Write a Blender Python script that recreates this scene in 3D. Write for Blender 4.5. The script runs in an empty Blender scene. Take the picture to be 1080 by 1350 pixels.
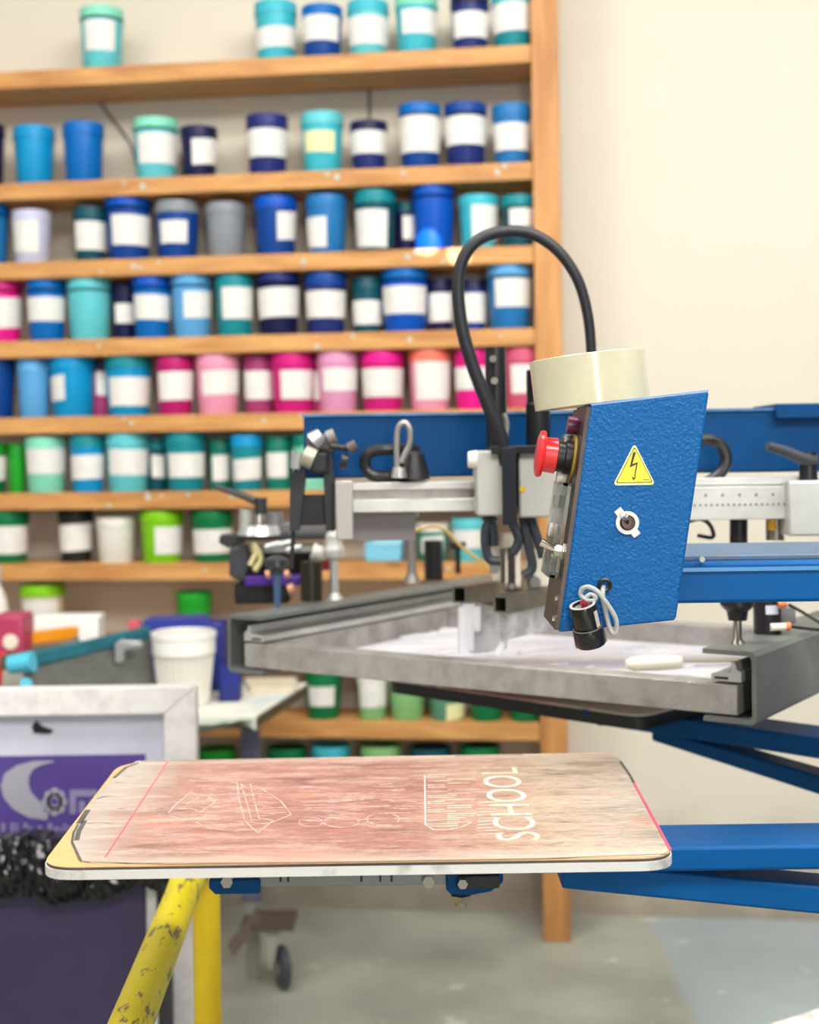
import bpy, bmesh, math, random
from mathutils import Vector, Matrix
random.seed(7)
# ------------------------------------------------------------------ camera
F, H, TH = 1800.0, 1.286, math.radians(0.8)      # focal length in pixels of 1080x1350, eye height, slight roll
CT, ST = math.cos(TH), math.sin(TH)
sc = bpy.context.scene
C = sc.collection
cd = bpy.data.cameras.new('camera'); cam = bpy.data.objects.new('camera', cd); C.objects.link(cam)
cd.lens = 36*F/1350; cd.sensor_width = 36; cd.sensor_fit = 'AUTO'; cd.shift_y = -75/1350
cam.matrix_world = Matrix(((CT, ST, 0, 0), (0, 0, -1, 0), (-ST, CT, 0, H), (0, 0, 0, 1)))
cd.dof.use_dof = True; cd.dof.focus_distance = 1.37; cd.dof.aperture_fstop = 4.6
cd.clip_start = 0.05
sc.camera = cam
# ------------------------------------------------------------------ light
w = bpy.data.worlds.new('world'); sc.world = w; w.use_nodes = True
w.node_tree.nodes['Background'].inputs[0].default_value = (1.0, 0.975, 0.93, 1)
w.node_tree.nodes['Background'].inputs[1].default_value = 0.32
def area(name, loc, target, size, sy, power, col=(1, .97, .92)):
    l = bpy.data.lights.new(name, 'AREA'); l.shape = 'RECTANGLE'; l.size = size; l.size_y = sy; l.energy = power; l.color = col
    o = bpy.data.objects.new(name, l); C.objects.link(o); o.location = loc
    o.rotation_euler = (Vector(target)-Vector(loc)).to_track_quat('-Z', 'Y').to_euler()
    return o
area('ceiling_light', (0.3, 1.6, 3.3), (0.3, 1.9, 0), 3.2, 0.5, 66)
area('ceiling_light', (0.9, -0.3, 3.3), (0.2, 2.4, 0.8), 3.2, 0.6, 110)
area('ceiling_light', (-1.8, 1.2, 3.2), (0.0, 2.6, 0.8), 0.6, 3.0, 34)
area('tape_highlight_light', (0.62, -2.2, 1.55), (0.3, 1.5, 1.1), 0.34, 1.9, 36, (1, .985, .96))  # added unseen strip light that gives the tape its highlight stripe
glints = []
for k in range(2):                                # two small sun glints that fall on the third shelf
    sp = bpy.data.lights.new('glint', 'SPOT'); sp.energy = (2600, 2200)[k]; sp.spot_size = math.radians((1.15, .8)[k]); sp.spot_blend = .4; sp.shadow_soft_size = .004; sp.color = (1, .95, .9)
    spo = bpy.data.objects.new('glint', sp); C.objects.link(spo); spo.location = (-0.5, -0.4, 2.5); glints.append(spo)
sc.view_settings.view_transform = 'Standard'; sc.view_settings.look = 'None'
sc.view_settings.exposure = 0.10; sc.view_settings.gamma = 1.0; sc.view_settings.use_curve_mapping = False
# ------------------------------------------------------------------ projection helpers (pixel of the photo + a real distance -> point)
def P(px, py, Y):
    u = px-540; v = 600-py
    return Vector(((u*CT+v*ST)*Y/F, Y, H+(-u*ST+v*CT)*Y/F))
def PH(px, py, z):
    u = px-540; v = 600-py
    k = (-u*ST+v*CT)/F
    return P(px, py, (z-H)/k)
# ------------------------------------------------------------------ materials
def lin(c):
    return tuple(((x/255)/12.92 if x/255 <= .04045 else ((x/255+.055)/1.055)**2.4) for x in c[:3])+(1,)
MATS = {}
def mat(name, col, rough=.5, metal=0., var=.0, vs=8., bump=0., bs=200., col2=None, spec=.5, trans=0., scale=(1, 1, 1), cut=None, coat=0.):
    if name in MATS: return MATS[name]
    m = bpy.data.materials.new(name); m.use_nodes = True; nt = m.node_tree; N = nt.nodes; L = nt.links
    b = N['Principled BSDF']
    b.inputs['Base Color'].default_value = lin(col); b.inputs['Roughness'].default_value = rough; b.inputs['Metallic'].default_value = metal
    b.inputs['Specular IOR Level'].default_value = spec; b.inputs['Transmission Weight'].default_value = trans; b.inputs['Coat Weight'].default_value = coat
    tc = N.new('ShaderNodeTexCoord'); mp = N.new('ShaderNodeMapping'); mp.inputs['Scale'].default_value = scale
    L.new(tc.outputs['Object'], mp.inputs[0])
    if var or col2:
        n = N.new('ShaderNodeTexNoise'); n.inputs['Scale'].default_value = vs; n.inputs['Detail'].default_value = 6; n.inputs['Roughness'].default_value = .65
        L.new(mp.outputs[0], n.inputs['Vector'])
        r = N.new('ShaderNodeValToRGB'); lo, hi = cut or (.3, .7)
        r.color_ramp.elements[0].position = lo; r.color_ramp.elements[1].position = hi
        c2 = col2 or tuple(max(0, x*(1-var)) for x in col)
        r.color_ramp.elements[0].color = lin(col); r.color_ramp.elements[1].color = lin(c2)
        L.new(n.outputs[0], r.inputs[0]); L.new(r.outputs[0], b.inputs['Base Color'])
    if bump:
        n2 = N.new('ShaderNodeTexNoise'); n2.inputs['Scale'].default_value = bs; n2.inputs['Detail'].default_value = 3
        L.new(mp.outputs[0], n2.inputs['Vector'])
        bp = N.new('ShaderNodeBump'); bp.inputs['Strength'].default_value = bump; bp.inputs['Distance'].default_value = .002
        L.new(n2.outputs[0], bp.inputs['Height']); L.new(bp.outputs[0], b.inputs['Normal'])
    MATS[name] = m
    return m
blue = mat('blue_paint', (0, 86, 150), .42, spec=.16, var=.12, vs=5, bump=.12, bs=90)
bluebox = mat('hammered_blue_paint', (0, 90, 154), .34, spec=.26, bump=1.0, bs=330, var=.05, vs=4)
blued = mat('deep_blue_paint', (0, 68, 122), .45, spec=.15, var=.15, vs=6)
alu = mat('worn_aluminium', (186, 182, 176), .42, .75, col2=(140, 134, 130), vs=14, bump=.1, bs=60)
alul = mat('pale_aluminium', (206, 206, 200), .4, .35, var=.12, vs=12)
galv = mat('grey_channel', (138, 143, 140), .5, .55, col2=(112, 116, 112), vs=9)
frm = mat('stained_frame_aluminium', (186, 182, 178), .5, .35, col2=(148, 140, 134), vs=22, bump=.15, bs=60)
chrome = mat('chrome', (215, 208, 196), .14, 1.)
steel = mat('dull_steel', (182, 174, 158), .3, .9, var=.25, vs=20)
blk = mat('black_plastic', (22, 22, 24), .38)
blkm = mat('black_rubber', (28, 28, 31), .6)
red = mat('red_plastic', (222, 38, 44), .28, coat=.3)
whitep = mat('white_plastic', (226, 222, 212), .42)
creamp = mat('cream_plastic', (228, 222, 202), .45)
greyb = mat('grey_enamel', (186, 186, 178), .5, var=.06, vs=6)
yel = mat('chipped_yellow_paint', (222, 204, 6), .4, col2=(124, 104, 72), vs=52, cut=(.565, .60), bump=.35, bs=60, scale=(1, .35, 1))
yelc = mat('yellow_paint', (232, 196, 0), .42, var=.1, vs=6)
paper = mat('label_paper', (232, 230, 224), .7, var=.07, vs=60)
papery = mat('yellow_label_paper', (226, 224, 168), .7)
inkw = mat('white_ink', (238, 238, 242), .3, bump=.3, bs=40)

def woodmat(name, c1, c2):
    m = bpy.data.materials.new(name); m.use_nodes = True; nt = m.node_tree; N = nt.nodes; L = nt.links; b = N['Principled BSDF']
    tc = N.new('ShaderNodeTexCoord'); mp = N.new('ShaderNodeMapping'); mp.inputs['Scale'].default_value = (1.2, 14, 14)
    if 'post' in name: mp.inputs['Scale'].default_value = (14, 14, 1.2)
    L.new(tc.outputs['Object'], mp.inputs[0])
    n = N.new('ShaderNodeTexNoise'); n.inputs['Scale'].default_value = 2.2; n.inputs['Detail'].default_value = 5; n.inputs['Distortion'].default_value = .6
    L.new(mp.outputs[0], n.inputs['Vector'])
    r = N.new('ShaderNodeValToRGB'); r.color_ramp.elements[0].position = .32; r.color_ramp.elements[1].position = .68
    r.color_ramp.elements[0].color = lin(c1); r.color_ramp.elements[1].color = lin(c2)
    n3 = N.new('ShaderNodeTexVoronoi'); n3.inputs['Scale'].default_value = 3.1; L.new(tc.outputs['Object'], n3.inputs['Vector'])
    r3 = N.new('ShaderNodeValToRGB'); r3.color_ramp.elements[0].position = .03; r3.color_ramp.elements[1].position = .12
    r3.color_ramp.elements[0].color = lin((120, 66, 30)); r3.color_ramp.elements[1].color = (1, 1, 1, 1)
    mx = N.new('ShaderNodeMixRGB'); mx.blend_type = 'MULTIPLY'; mx.inputs[0].default_value = .8
    L.new(n.outputs[0], r.inputs[0]); L.new(n3.outputs[0], r3.inputs[0]); L.new(r.outputs[0], mx.inputs[1]); L.new(r3.outputs[0], mx.inputs[2])
    L.new(mx.outputs[0], b.inputs['Base Color']); b.inputs['Roughness'].default_value = .55
    return m
wood = woodmat('pine_board', (214, 160, 94), (180, 122, 64))
woodp = woodmat('pine_post', (206, 150, 88), (174, 116, 60))

# ------------------------------------------------------------------ mesh helpers
def sharp(bm, ang=32):
    for f in bm.faces: f.smooth = True
    for e in bm.edges:
        if len(e.link_faces) == 2 and e.calc_face_angle(0) > math.radians(ang): e.smooth = False
def obj(name, bm, m, parent=None, bevel=0., flat=False, label=None):
    if isinstance(bm, list):
        b2 = bmesh.new()
        for x in bm:
            me_ = bpy.data.meshes.new('t'); x.to_mesh(me_); b2.from_mesh(me_); bpy.data.meshes.remove(me_)
        bm = b2
    bmesh.ops.recalc_face_normals(bm, faces=bm.faces)
    loc = Vector((0, 0, 0))
    if parent is not None:
        loc = parent['_o'] if '_o' in parent else Vector((0, 0, 0)); loc = Vector(loc)
    else:
        lo = [min(v.co[i] for v in bm.verts) for i in range(3)]; hi = [max(v.co[i] for v in bm.verts) for i in range(3)]
        loc = Vector(((lo[0]+hi[0])/2, (lo[1]+hi[1])/2, lo[2]))
    bmesh.ops.translate(bm, verts=bm.verts, vec=-loc)
    if not flat: sharp(bm)
    me = bpy.data.meshes.new(name); bm.to_mesh(me); bm.free(); me.materials.append(m)
    o = bpy.data.objects.new(name, me); C.objects.link(o)
    if parent is None: o.location = loc
    else: o.parent = parent
    if bevel:
        bv = o.modifiers.new('bevel', 'BEVEL'); bv.width = bevel; bv.segments = 2; bv.limit_method = 'ANGLE'; bv.angle_limit = math.radians(50)
    o['_o'] = tuple(loc)
    if label: o['label'] = label
    return o
def thing(name, label, cat, loc, group=None):
    o = bpy.data.objects.new(name, None); C.objects.link(o); o.location = loc; o.empty_display_size = .05
    o['_o'] = tuple(loc); o['label'] = label; o['category'] = cat
    if group: o['group'] = group
    return o
def tag(o, label, cat, group=None):
    o['label'] = label; o['category'] = cat
    if group: o['group'] = group
    return o
def struct(o): o['kind'] = 'structure'; return o
def B(): return bmesh.new()
def prism(bm, pts, off):
    off = Vector(off); a = [bm.verts.new(Vector(p)) for p in pts]; b = [bm.verts.new(Vector(p)+off) for p in pts]
    n = len(pts); bm.faces.new(a); bm.faces.new(b[::-1])
    for i in range(n): bm.faces.new((a[i], b[i], b[(i+1) % n], a[(i+1) % n]))
    return bm
def box(bm, x0, x1, y0, y1, z0, z1):
    return prism(bm, [(x0, y0, z0), (x1, y0, z0), (x1, y1, z0), (x0, y1, z0)], (0, 0, z1-z0))
def fbox(bm, o, ex, ey, ez, x0, x1, y0, y1, z0, z1):
    f = lambda x, y, z: o+ex*x+ey*y+ez*z
    return prism(bm, [f(x0, y0, z0), f(x1, y0, z0), f(x1, y1, z0), f(x0, y1, z0)], ez*(z1-z0))
def pbox(bm, x0, y0, x1, y1, Y, d):
    a = P(x0, y0, Y); b = P(x1, y1, Y)
    return box(bm, a.x, b.x, Y, Y+d, b.z, a.z)
def frame_of(d):
    d = d.normalized(); a = Vector((0, 0, 1)) if abs(d.z) < .9 else Vector((1, 0, 0))
    x = a.cross(d).normalized(); return x, d.cross(x).normalized(), d
def cyl(bm, p0, p1, r0, r1=None, n=20, cap=True):
    p0 = Vector(p0); p1 = Vector(p1); r1 = r0 if r1 is None else r1
    x, y, d = frame_of(p1-p0); A = []; Bv = []
    for i in range(n):
        t = 2*math.pi*i/n; v = x*math.cos(t)+y*math.sin(t)
        A.append(bm.verts.new(p0+v*r0)); Bv.append(bm.verts.new(p1+v*r1))
    for i in range(n): bm.faces.new((A[i], A[(i+1) % n], Bv[(i+1) % n], Bv[i]))
    if cap: bm.faces.new(A[::-1]); bm.faces.new(Bv)
    return bm
def lathe(bm, o, d, prof, n=28, a0=0, a1=2*math.pi):
    o = Vector(o); x, y, d = frame_of(Vector(d)); full = abs(a1-a0-2*math.pi) < 1e-6; R = []
    m = n if full else n+1
    for r, h in prof:
        R.append([bm.verts.new(o+d*h+(x*math.cos(a0+(a1-a0)*i/n)+y*math.sin(a0+(a1-a0)*i/n))*max(r, 1e-5)) for i in range(m)])
    for k in range(len(R)-1):
        for i in range(n): bm.faces.new((R[k][i], R[k][(i+1) % m], R[k+1][(i+1) % m], R[k+1][i]))
    bmesh.ops.remove_doubles(bm, verts=bm.verts, dist=1e-5)
    return bm
def crom(pts, k=6):
    pts = [Vector(p) for p in pts]; q = [pts[0]*2-pts[1]]+pts+[pts[-1]*2-pts[-2]]; out = []
    for i in range(1, len(q)-2):
        for j in range(k):
            t = j/k; a, b, c, d = q[i-1:i+3]
            out.append(.5*((2*b)+(c-a)*t+(2*a-5*b+4*c-d)*t*t+(3*b-a-3*c+d)*t**3))
    out.append(pts[-1]); return out
def tube(bm, pts, r, n=10, k=6, r1=None):
    pts = crom(pts, k) if k > 1 else [Vector(p) for p in pts]
    rings = []; d = (pts[1]-pts[0]).normalized(); x, y, _ = frame_of(d)
    for i, p in enumerate(pts):
        dn = (pts[min(i+1, len(pts)-1)]-pts[max(i-1, 0)]).normalized()
        x = (x-dn*x.dot(dn)).normalized(); y = dn.cross(x)
        rr = r if r1 is None else r+(r1-r)*i/(len(pts)-1)
        rings.append([bm.verts.new(p+(x*math.cos(2*math.pi*j/n)+y*math.sin(2*math.pi*j/n))*rr) for j in range(n)])
    for a, b in zip(rings, rings[1:]):
        for j in range(n): bm.faces.new((a[j], a[(j+1) % n], b[(j+1) % n], b[j]))
    bm.faces.new(rings[0][::-1]); bm.faces.new(rings[-1]); return bm
def rounded(pts, r, k=6):
    out = []; n = len(pts)
    rr = r if isinstance(r, (list, tuple)) else [r]*n
    for i in range(n):
        p = Vector(pts[i]); a = (Vector(pts[i-1])-p).normalized(); b = (Vector(pts[(i+1) % n])-p).normalized(); q = rr[i]
        for j in range(k+1):
            t = j/k; out.append((p+a*q)*(1-t)**2+p*2*t*(1-t)+(p+b*q)*t*t)
    return out

# ================================================================== STRUCTURE
T = math.tan(math.radians(7.4))
Wd = Vector((1, -T, 0)).normalized(); Wn = Vector((T, 1, 0)).normalized()      # along the wall, into the wall
SO = Vector((.336, 3.6, 0))                                                    # shelf front line, right end
Z0 = Vector((0, 0, 1))
SD = .19
m = bpy.data.materials.new('floor_concrete'); m.use_nodes = True; nt = m.node_tree; N = nt.nodes; L = nt.links; b = N['Principled BSDF']
tc = N.new('ShaderNodeTexCoord'); n1 = N.new('ShaderNodeTexNoise'); n1.inputs['Scale'].default_value = 3.2; n1.inputs['Detail'].default_value = 8
L.new(tc.outputs['Object'], n1.inputs['Vector'])
r1 = N.new('ShaderNodeValToRGB'); r1.color_ramp.elements[0].position = .35; r1.color_ramp.elements[1].position = .7
r1.color_ramp.elements[0].color = lin((186, 190, 176)); r1.color_ramp.elements[1].color = lin((146, 148, 138)); L.new(n1.outputs[0], r1.inputs[0])
r2 = N.new('ShaderNodeValToRGB'); r2.color_ramp.elements[0].position = .3; r2.color_ramp.elements[1].position = .7
r2.color_ramp.elements[0].color = lin((178, 192, 196)); r2.color_ramp.elements[1].color = lin((158, 170, 174)); L.new(n1.outputs[0], r2.inputs[0])
sx = N.new('ShaderNodeSeparateXYZ'); L.new(tc.outputs['Object'], sx.inputs[0])
ad = N.new('ShaderNodeMath'); ad.operation = 'MULTIPLY_ADD'; ad.inputs[1].default_value = .12; L.new(n1.outputs[0], ad.inputs[0]); L.new(sx.outputs[0], ad.inputs[2])
gt = N.new('ShaderNodeMapRange'); gt.inputs[1].default_value = .585; gt.inputs[2].default_value = .615; L.new(ad.outputs[0], gt.inputs[0])
mx = N.new('ShaderNodeMixRGB'); L.new(gt.outputs[0], mx.inputs[0]); L.new(r1.outputs[0], mx.inputs[1]); L.new(r2.outputs[0], mx.inputs[2])
n2 = N.new('ShaderNodeTexNoise'); n2.inputs['Scale'].default_value = 9; n2.inputs['Detail'].default_value = 2; L.new(tc.outputs['Object'], n2.inputs['Vector'])
r3 = N.new('ShaderNodeValToRGB'); r3.color_ramp.elements[0].position = .69; r3.color_ramp.elements[1].position = .73; r3.color_ramp.elements[0].color = (0, 0, 0, 1); L.new(n2.outputs[0], r3.inputs[0])
mx2 = N.new('ShaderNodeMixRGB'); mx2.inputs[2].default_value = lin((206, 210, 200)); L.new(r3.outputs[0], mx2.inputs[0]); L.new(mx.outputs[0], mx2.inputs[1])
L.new(mx2.outputs[0], b.inputs['Base Color']); b.inputs['Roughness'].default_value = .55
floor_m = m
fl = struct(obj('floor', box(B(), -3.2, 3.4, -1.2, 5.2, -.05, 0), floor_m)); 
# wall paint with dirt close to the floor
m = bpy.data.materials.new('cream_wall'); m.use_nodes = True; nt = m.node_tree; N = nt.nodes; L = nt.links; b = N['Principled BSDF']
tc = N.new('ShaderNodeTexCoord'); n1 = N.new('ShaderNodeTexNoise'); n1.inputs['Scale'].default_value = 1.6; n1.inputs['Detail'].default_value = 6; L.new(tc.outputs['Object'], n1.inputs['Vector'])
r1 = N.new('ShaderNodeValToRGB'); r1.color_ramp.elements[0].color = lin((220, 213, 197)); r1.color_ramp.elements[1].color = lin((209, 201, 184)); L.new(n1.outputs[0], r1.inputs[0])
sx = N.new('ShaderNodeSeparateXYZ'); L.new(tc.outputs['Object'], sx.inputs[0])
n2 = N.new('ShaderNodeTexNoise'); n2.inputs['Scale'].default_value = 7; n2.inputs['Detail'].default_value = 5; L.new(tc.outputs['Object'], n2.inputs['Vector'])
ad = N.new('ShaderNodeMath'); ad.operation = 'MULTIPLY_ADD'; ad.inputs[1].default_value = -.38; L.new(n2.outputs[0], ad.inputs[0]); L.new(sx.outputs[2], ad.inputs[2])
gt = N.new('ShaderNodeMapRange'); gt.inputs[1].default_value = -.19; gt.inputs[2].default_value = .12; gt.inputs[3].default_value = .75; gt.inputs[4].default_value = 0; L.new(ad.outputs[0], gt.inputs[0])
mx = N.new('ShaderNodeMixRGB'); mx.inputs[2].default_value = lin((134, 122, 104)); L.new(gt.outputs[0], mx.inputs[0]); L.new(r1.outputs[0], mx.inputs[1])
n4 = N.new('ShaderNodeTexVoronoi'); n4.inputs['Scale'].default_value = 4.5; L.new(tc.outputs['Object'], n4.inputs['Vector'])
r4 = N.new('ShaderNodeValToRGB'); r4.color_ramp.elements[0].position = .04; r4.color_ramp.elements[1].position = .075; r4.color_ramp.elements[0].color = (.62, .58, .52, 1); r4.color_ramp.elements[1].color = (1, 1, 1, 1); L.new(n4.outputs[0], r4.inputs[0])
mx2 = N.new('ShaderNodeMixRGB'); mx2.blend_type = 'MULTIPLY'; mx2.inputs[0].default_value = .8; L.new(mx.outputs[0], mx2.inputs[1]); L.new(r4.outputs[0], mx2.inputs[2])
L.new(mx2.outputs[0], b.inputs['Base Color']); b.inputs['Roughness'].default_value = .8
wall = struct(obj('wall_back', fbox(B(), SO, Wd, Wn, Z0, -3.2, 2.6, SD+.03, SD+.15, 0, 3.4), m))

# ================================================================== SHELVING
unit = thing('shelving_unit', 'tall open pine shelving unit of thick boards against the cream wall', 'shelves', SO+Wd*(-.8)+Wn*.1)
tops_px = [58, 213, 323, 432, 538, 643, 741, 848, 954, 1055]
tops = [H+(597.6-p)/500 for p in tops_px]
for i, z in enumerate(tops):
    dz = .046 if i else .048
    obj('shelf_board', fbox(B(), SO, Wd, Wn, Z0, -2.3, -.002, 0, SD, z-dz, z), wood, unit, bevel=.002)
obj('post', fbox(B(), SO, Wd, Wn, Z0, 0, .07, -.004, .09, .0, 2.75), woodp, unit, bevel=.002)
obj('post', fbox(B(), SO, Wd, Wn, Z0, 0, .04, SD-.04, SD, .0, 2.75), woodp, unit, bevel=.002)
obj('post', fbox(B(), SO, Wd, Wn, Z0, -2.37, -2.302, 0, .09, .0, 2.75), woodp, unit, bevel=.002)
def SF(px, py, back=0.):
    """point on the plane parallel to the shelf fronts, 'back' metres behind it"""
    d = P(px, py, 1)-Vector((0, 0, H)); o = SO+Wn*back
    k = (o.x*Wn.x+o.y*Wn.y)/(d.x*Wn.x+d.y*Wn.y)
    return Vector((0, 0, H))+d*k
# drips and chips on the board edges
db = B()
for k in range(44):
    i = random.choice(range(1, 8)); x = random.uniform(-1.2, -.03); z = tops[i]-random.uniform(.006, .04)
    r = random.uniform(.003, .008)
    cyl(db, SO+Wd*x+Z0*z-Wn*.0015, SO+Wd*x+Z0*z+Wn*.001, r, n=8)
o = obj('ink_drips', db, mat('dried_ink_specks', (214, 210, 200), .6, col2=(150, 190, 190), vs=3), unit); o['kind'] = 'stuff'

NM = {}
def colmat(c, kind):
    key = kind+'_%d_%d_%d' % c
    return mat(key, c, .34 if kind != 'lid' else .4, var=.1, vs=9, spec=.25)
COLN = dict(
    navy=(34, 46, 112), dnavy=(24, 26, 70), blue=(2, 104, 184), royal=(8, 82, 186), cyan=(12, 146, 202), aqua=(98, 196, 204), mint=(134, 218, 190), teal=(24, 136, 146),
    dteal=(14, 78, 92), sky=(92, 164, 218), grey=(136, 142, 148), lav=(196, 198, 222), magenta=(206, 30, 124), crimson=(182, 26, 106), pink=(236, 156, 184), mauve=(166, 62, 116),
    lilac=(222, 152, 190), coral=(240, 122, 100), rose=(204, 88, 118), green=(12, 116, 66), lime=(128, 200, 24), bgreen=(34, 160, 44), black=(32, 40, 36), white=(228, 224, 214),
    turq=(64, 182, 198), dblue=(14, 66, 144), steelb=(36, 116, 178), hotpink=(232, 28, 142), cream=(216, 206, 172), pgreen=(136, 190, 122), sage=(96, 150, 122), tealg=(20, 128, 108))
PRE = dict(navy='navy blue', dnavy='very dark navy', blue='strong blue', royal='royal blue', cyan='cyan blue', aqua='pale aqua', mint='mint green', teal='teal', dteal='dark teal', sky='sky blue',
    grey='grey', lav='lavender white', magenta='magenta', crimson='crimson pink', pink='light pink', mauve='mauve', lilac='lilac pink', coral='coral', rose='dusty rose', green='dark green',
    lime='lime green', bgreen='bright green', black='blackish', white='white', turq='turquoise', dblue='deep blue', steelb='steel blue', hotpink='hot pink', cream='cream', pgreen='pale green',
    sage='sage green', tealg='blue-green')
ORD = ['first', 'second', 'third', 'fourth', 'fifth', 'sixth', 'seventh', 'eighth', 'ninth', 'tenth', 'eleventh', 'twelfth', 'thirteenth', 'fourteenth', 'fifteenth', 'sixteenth']
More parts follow.
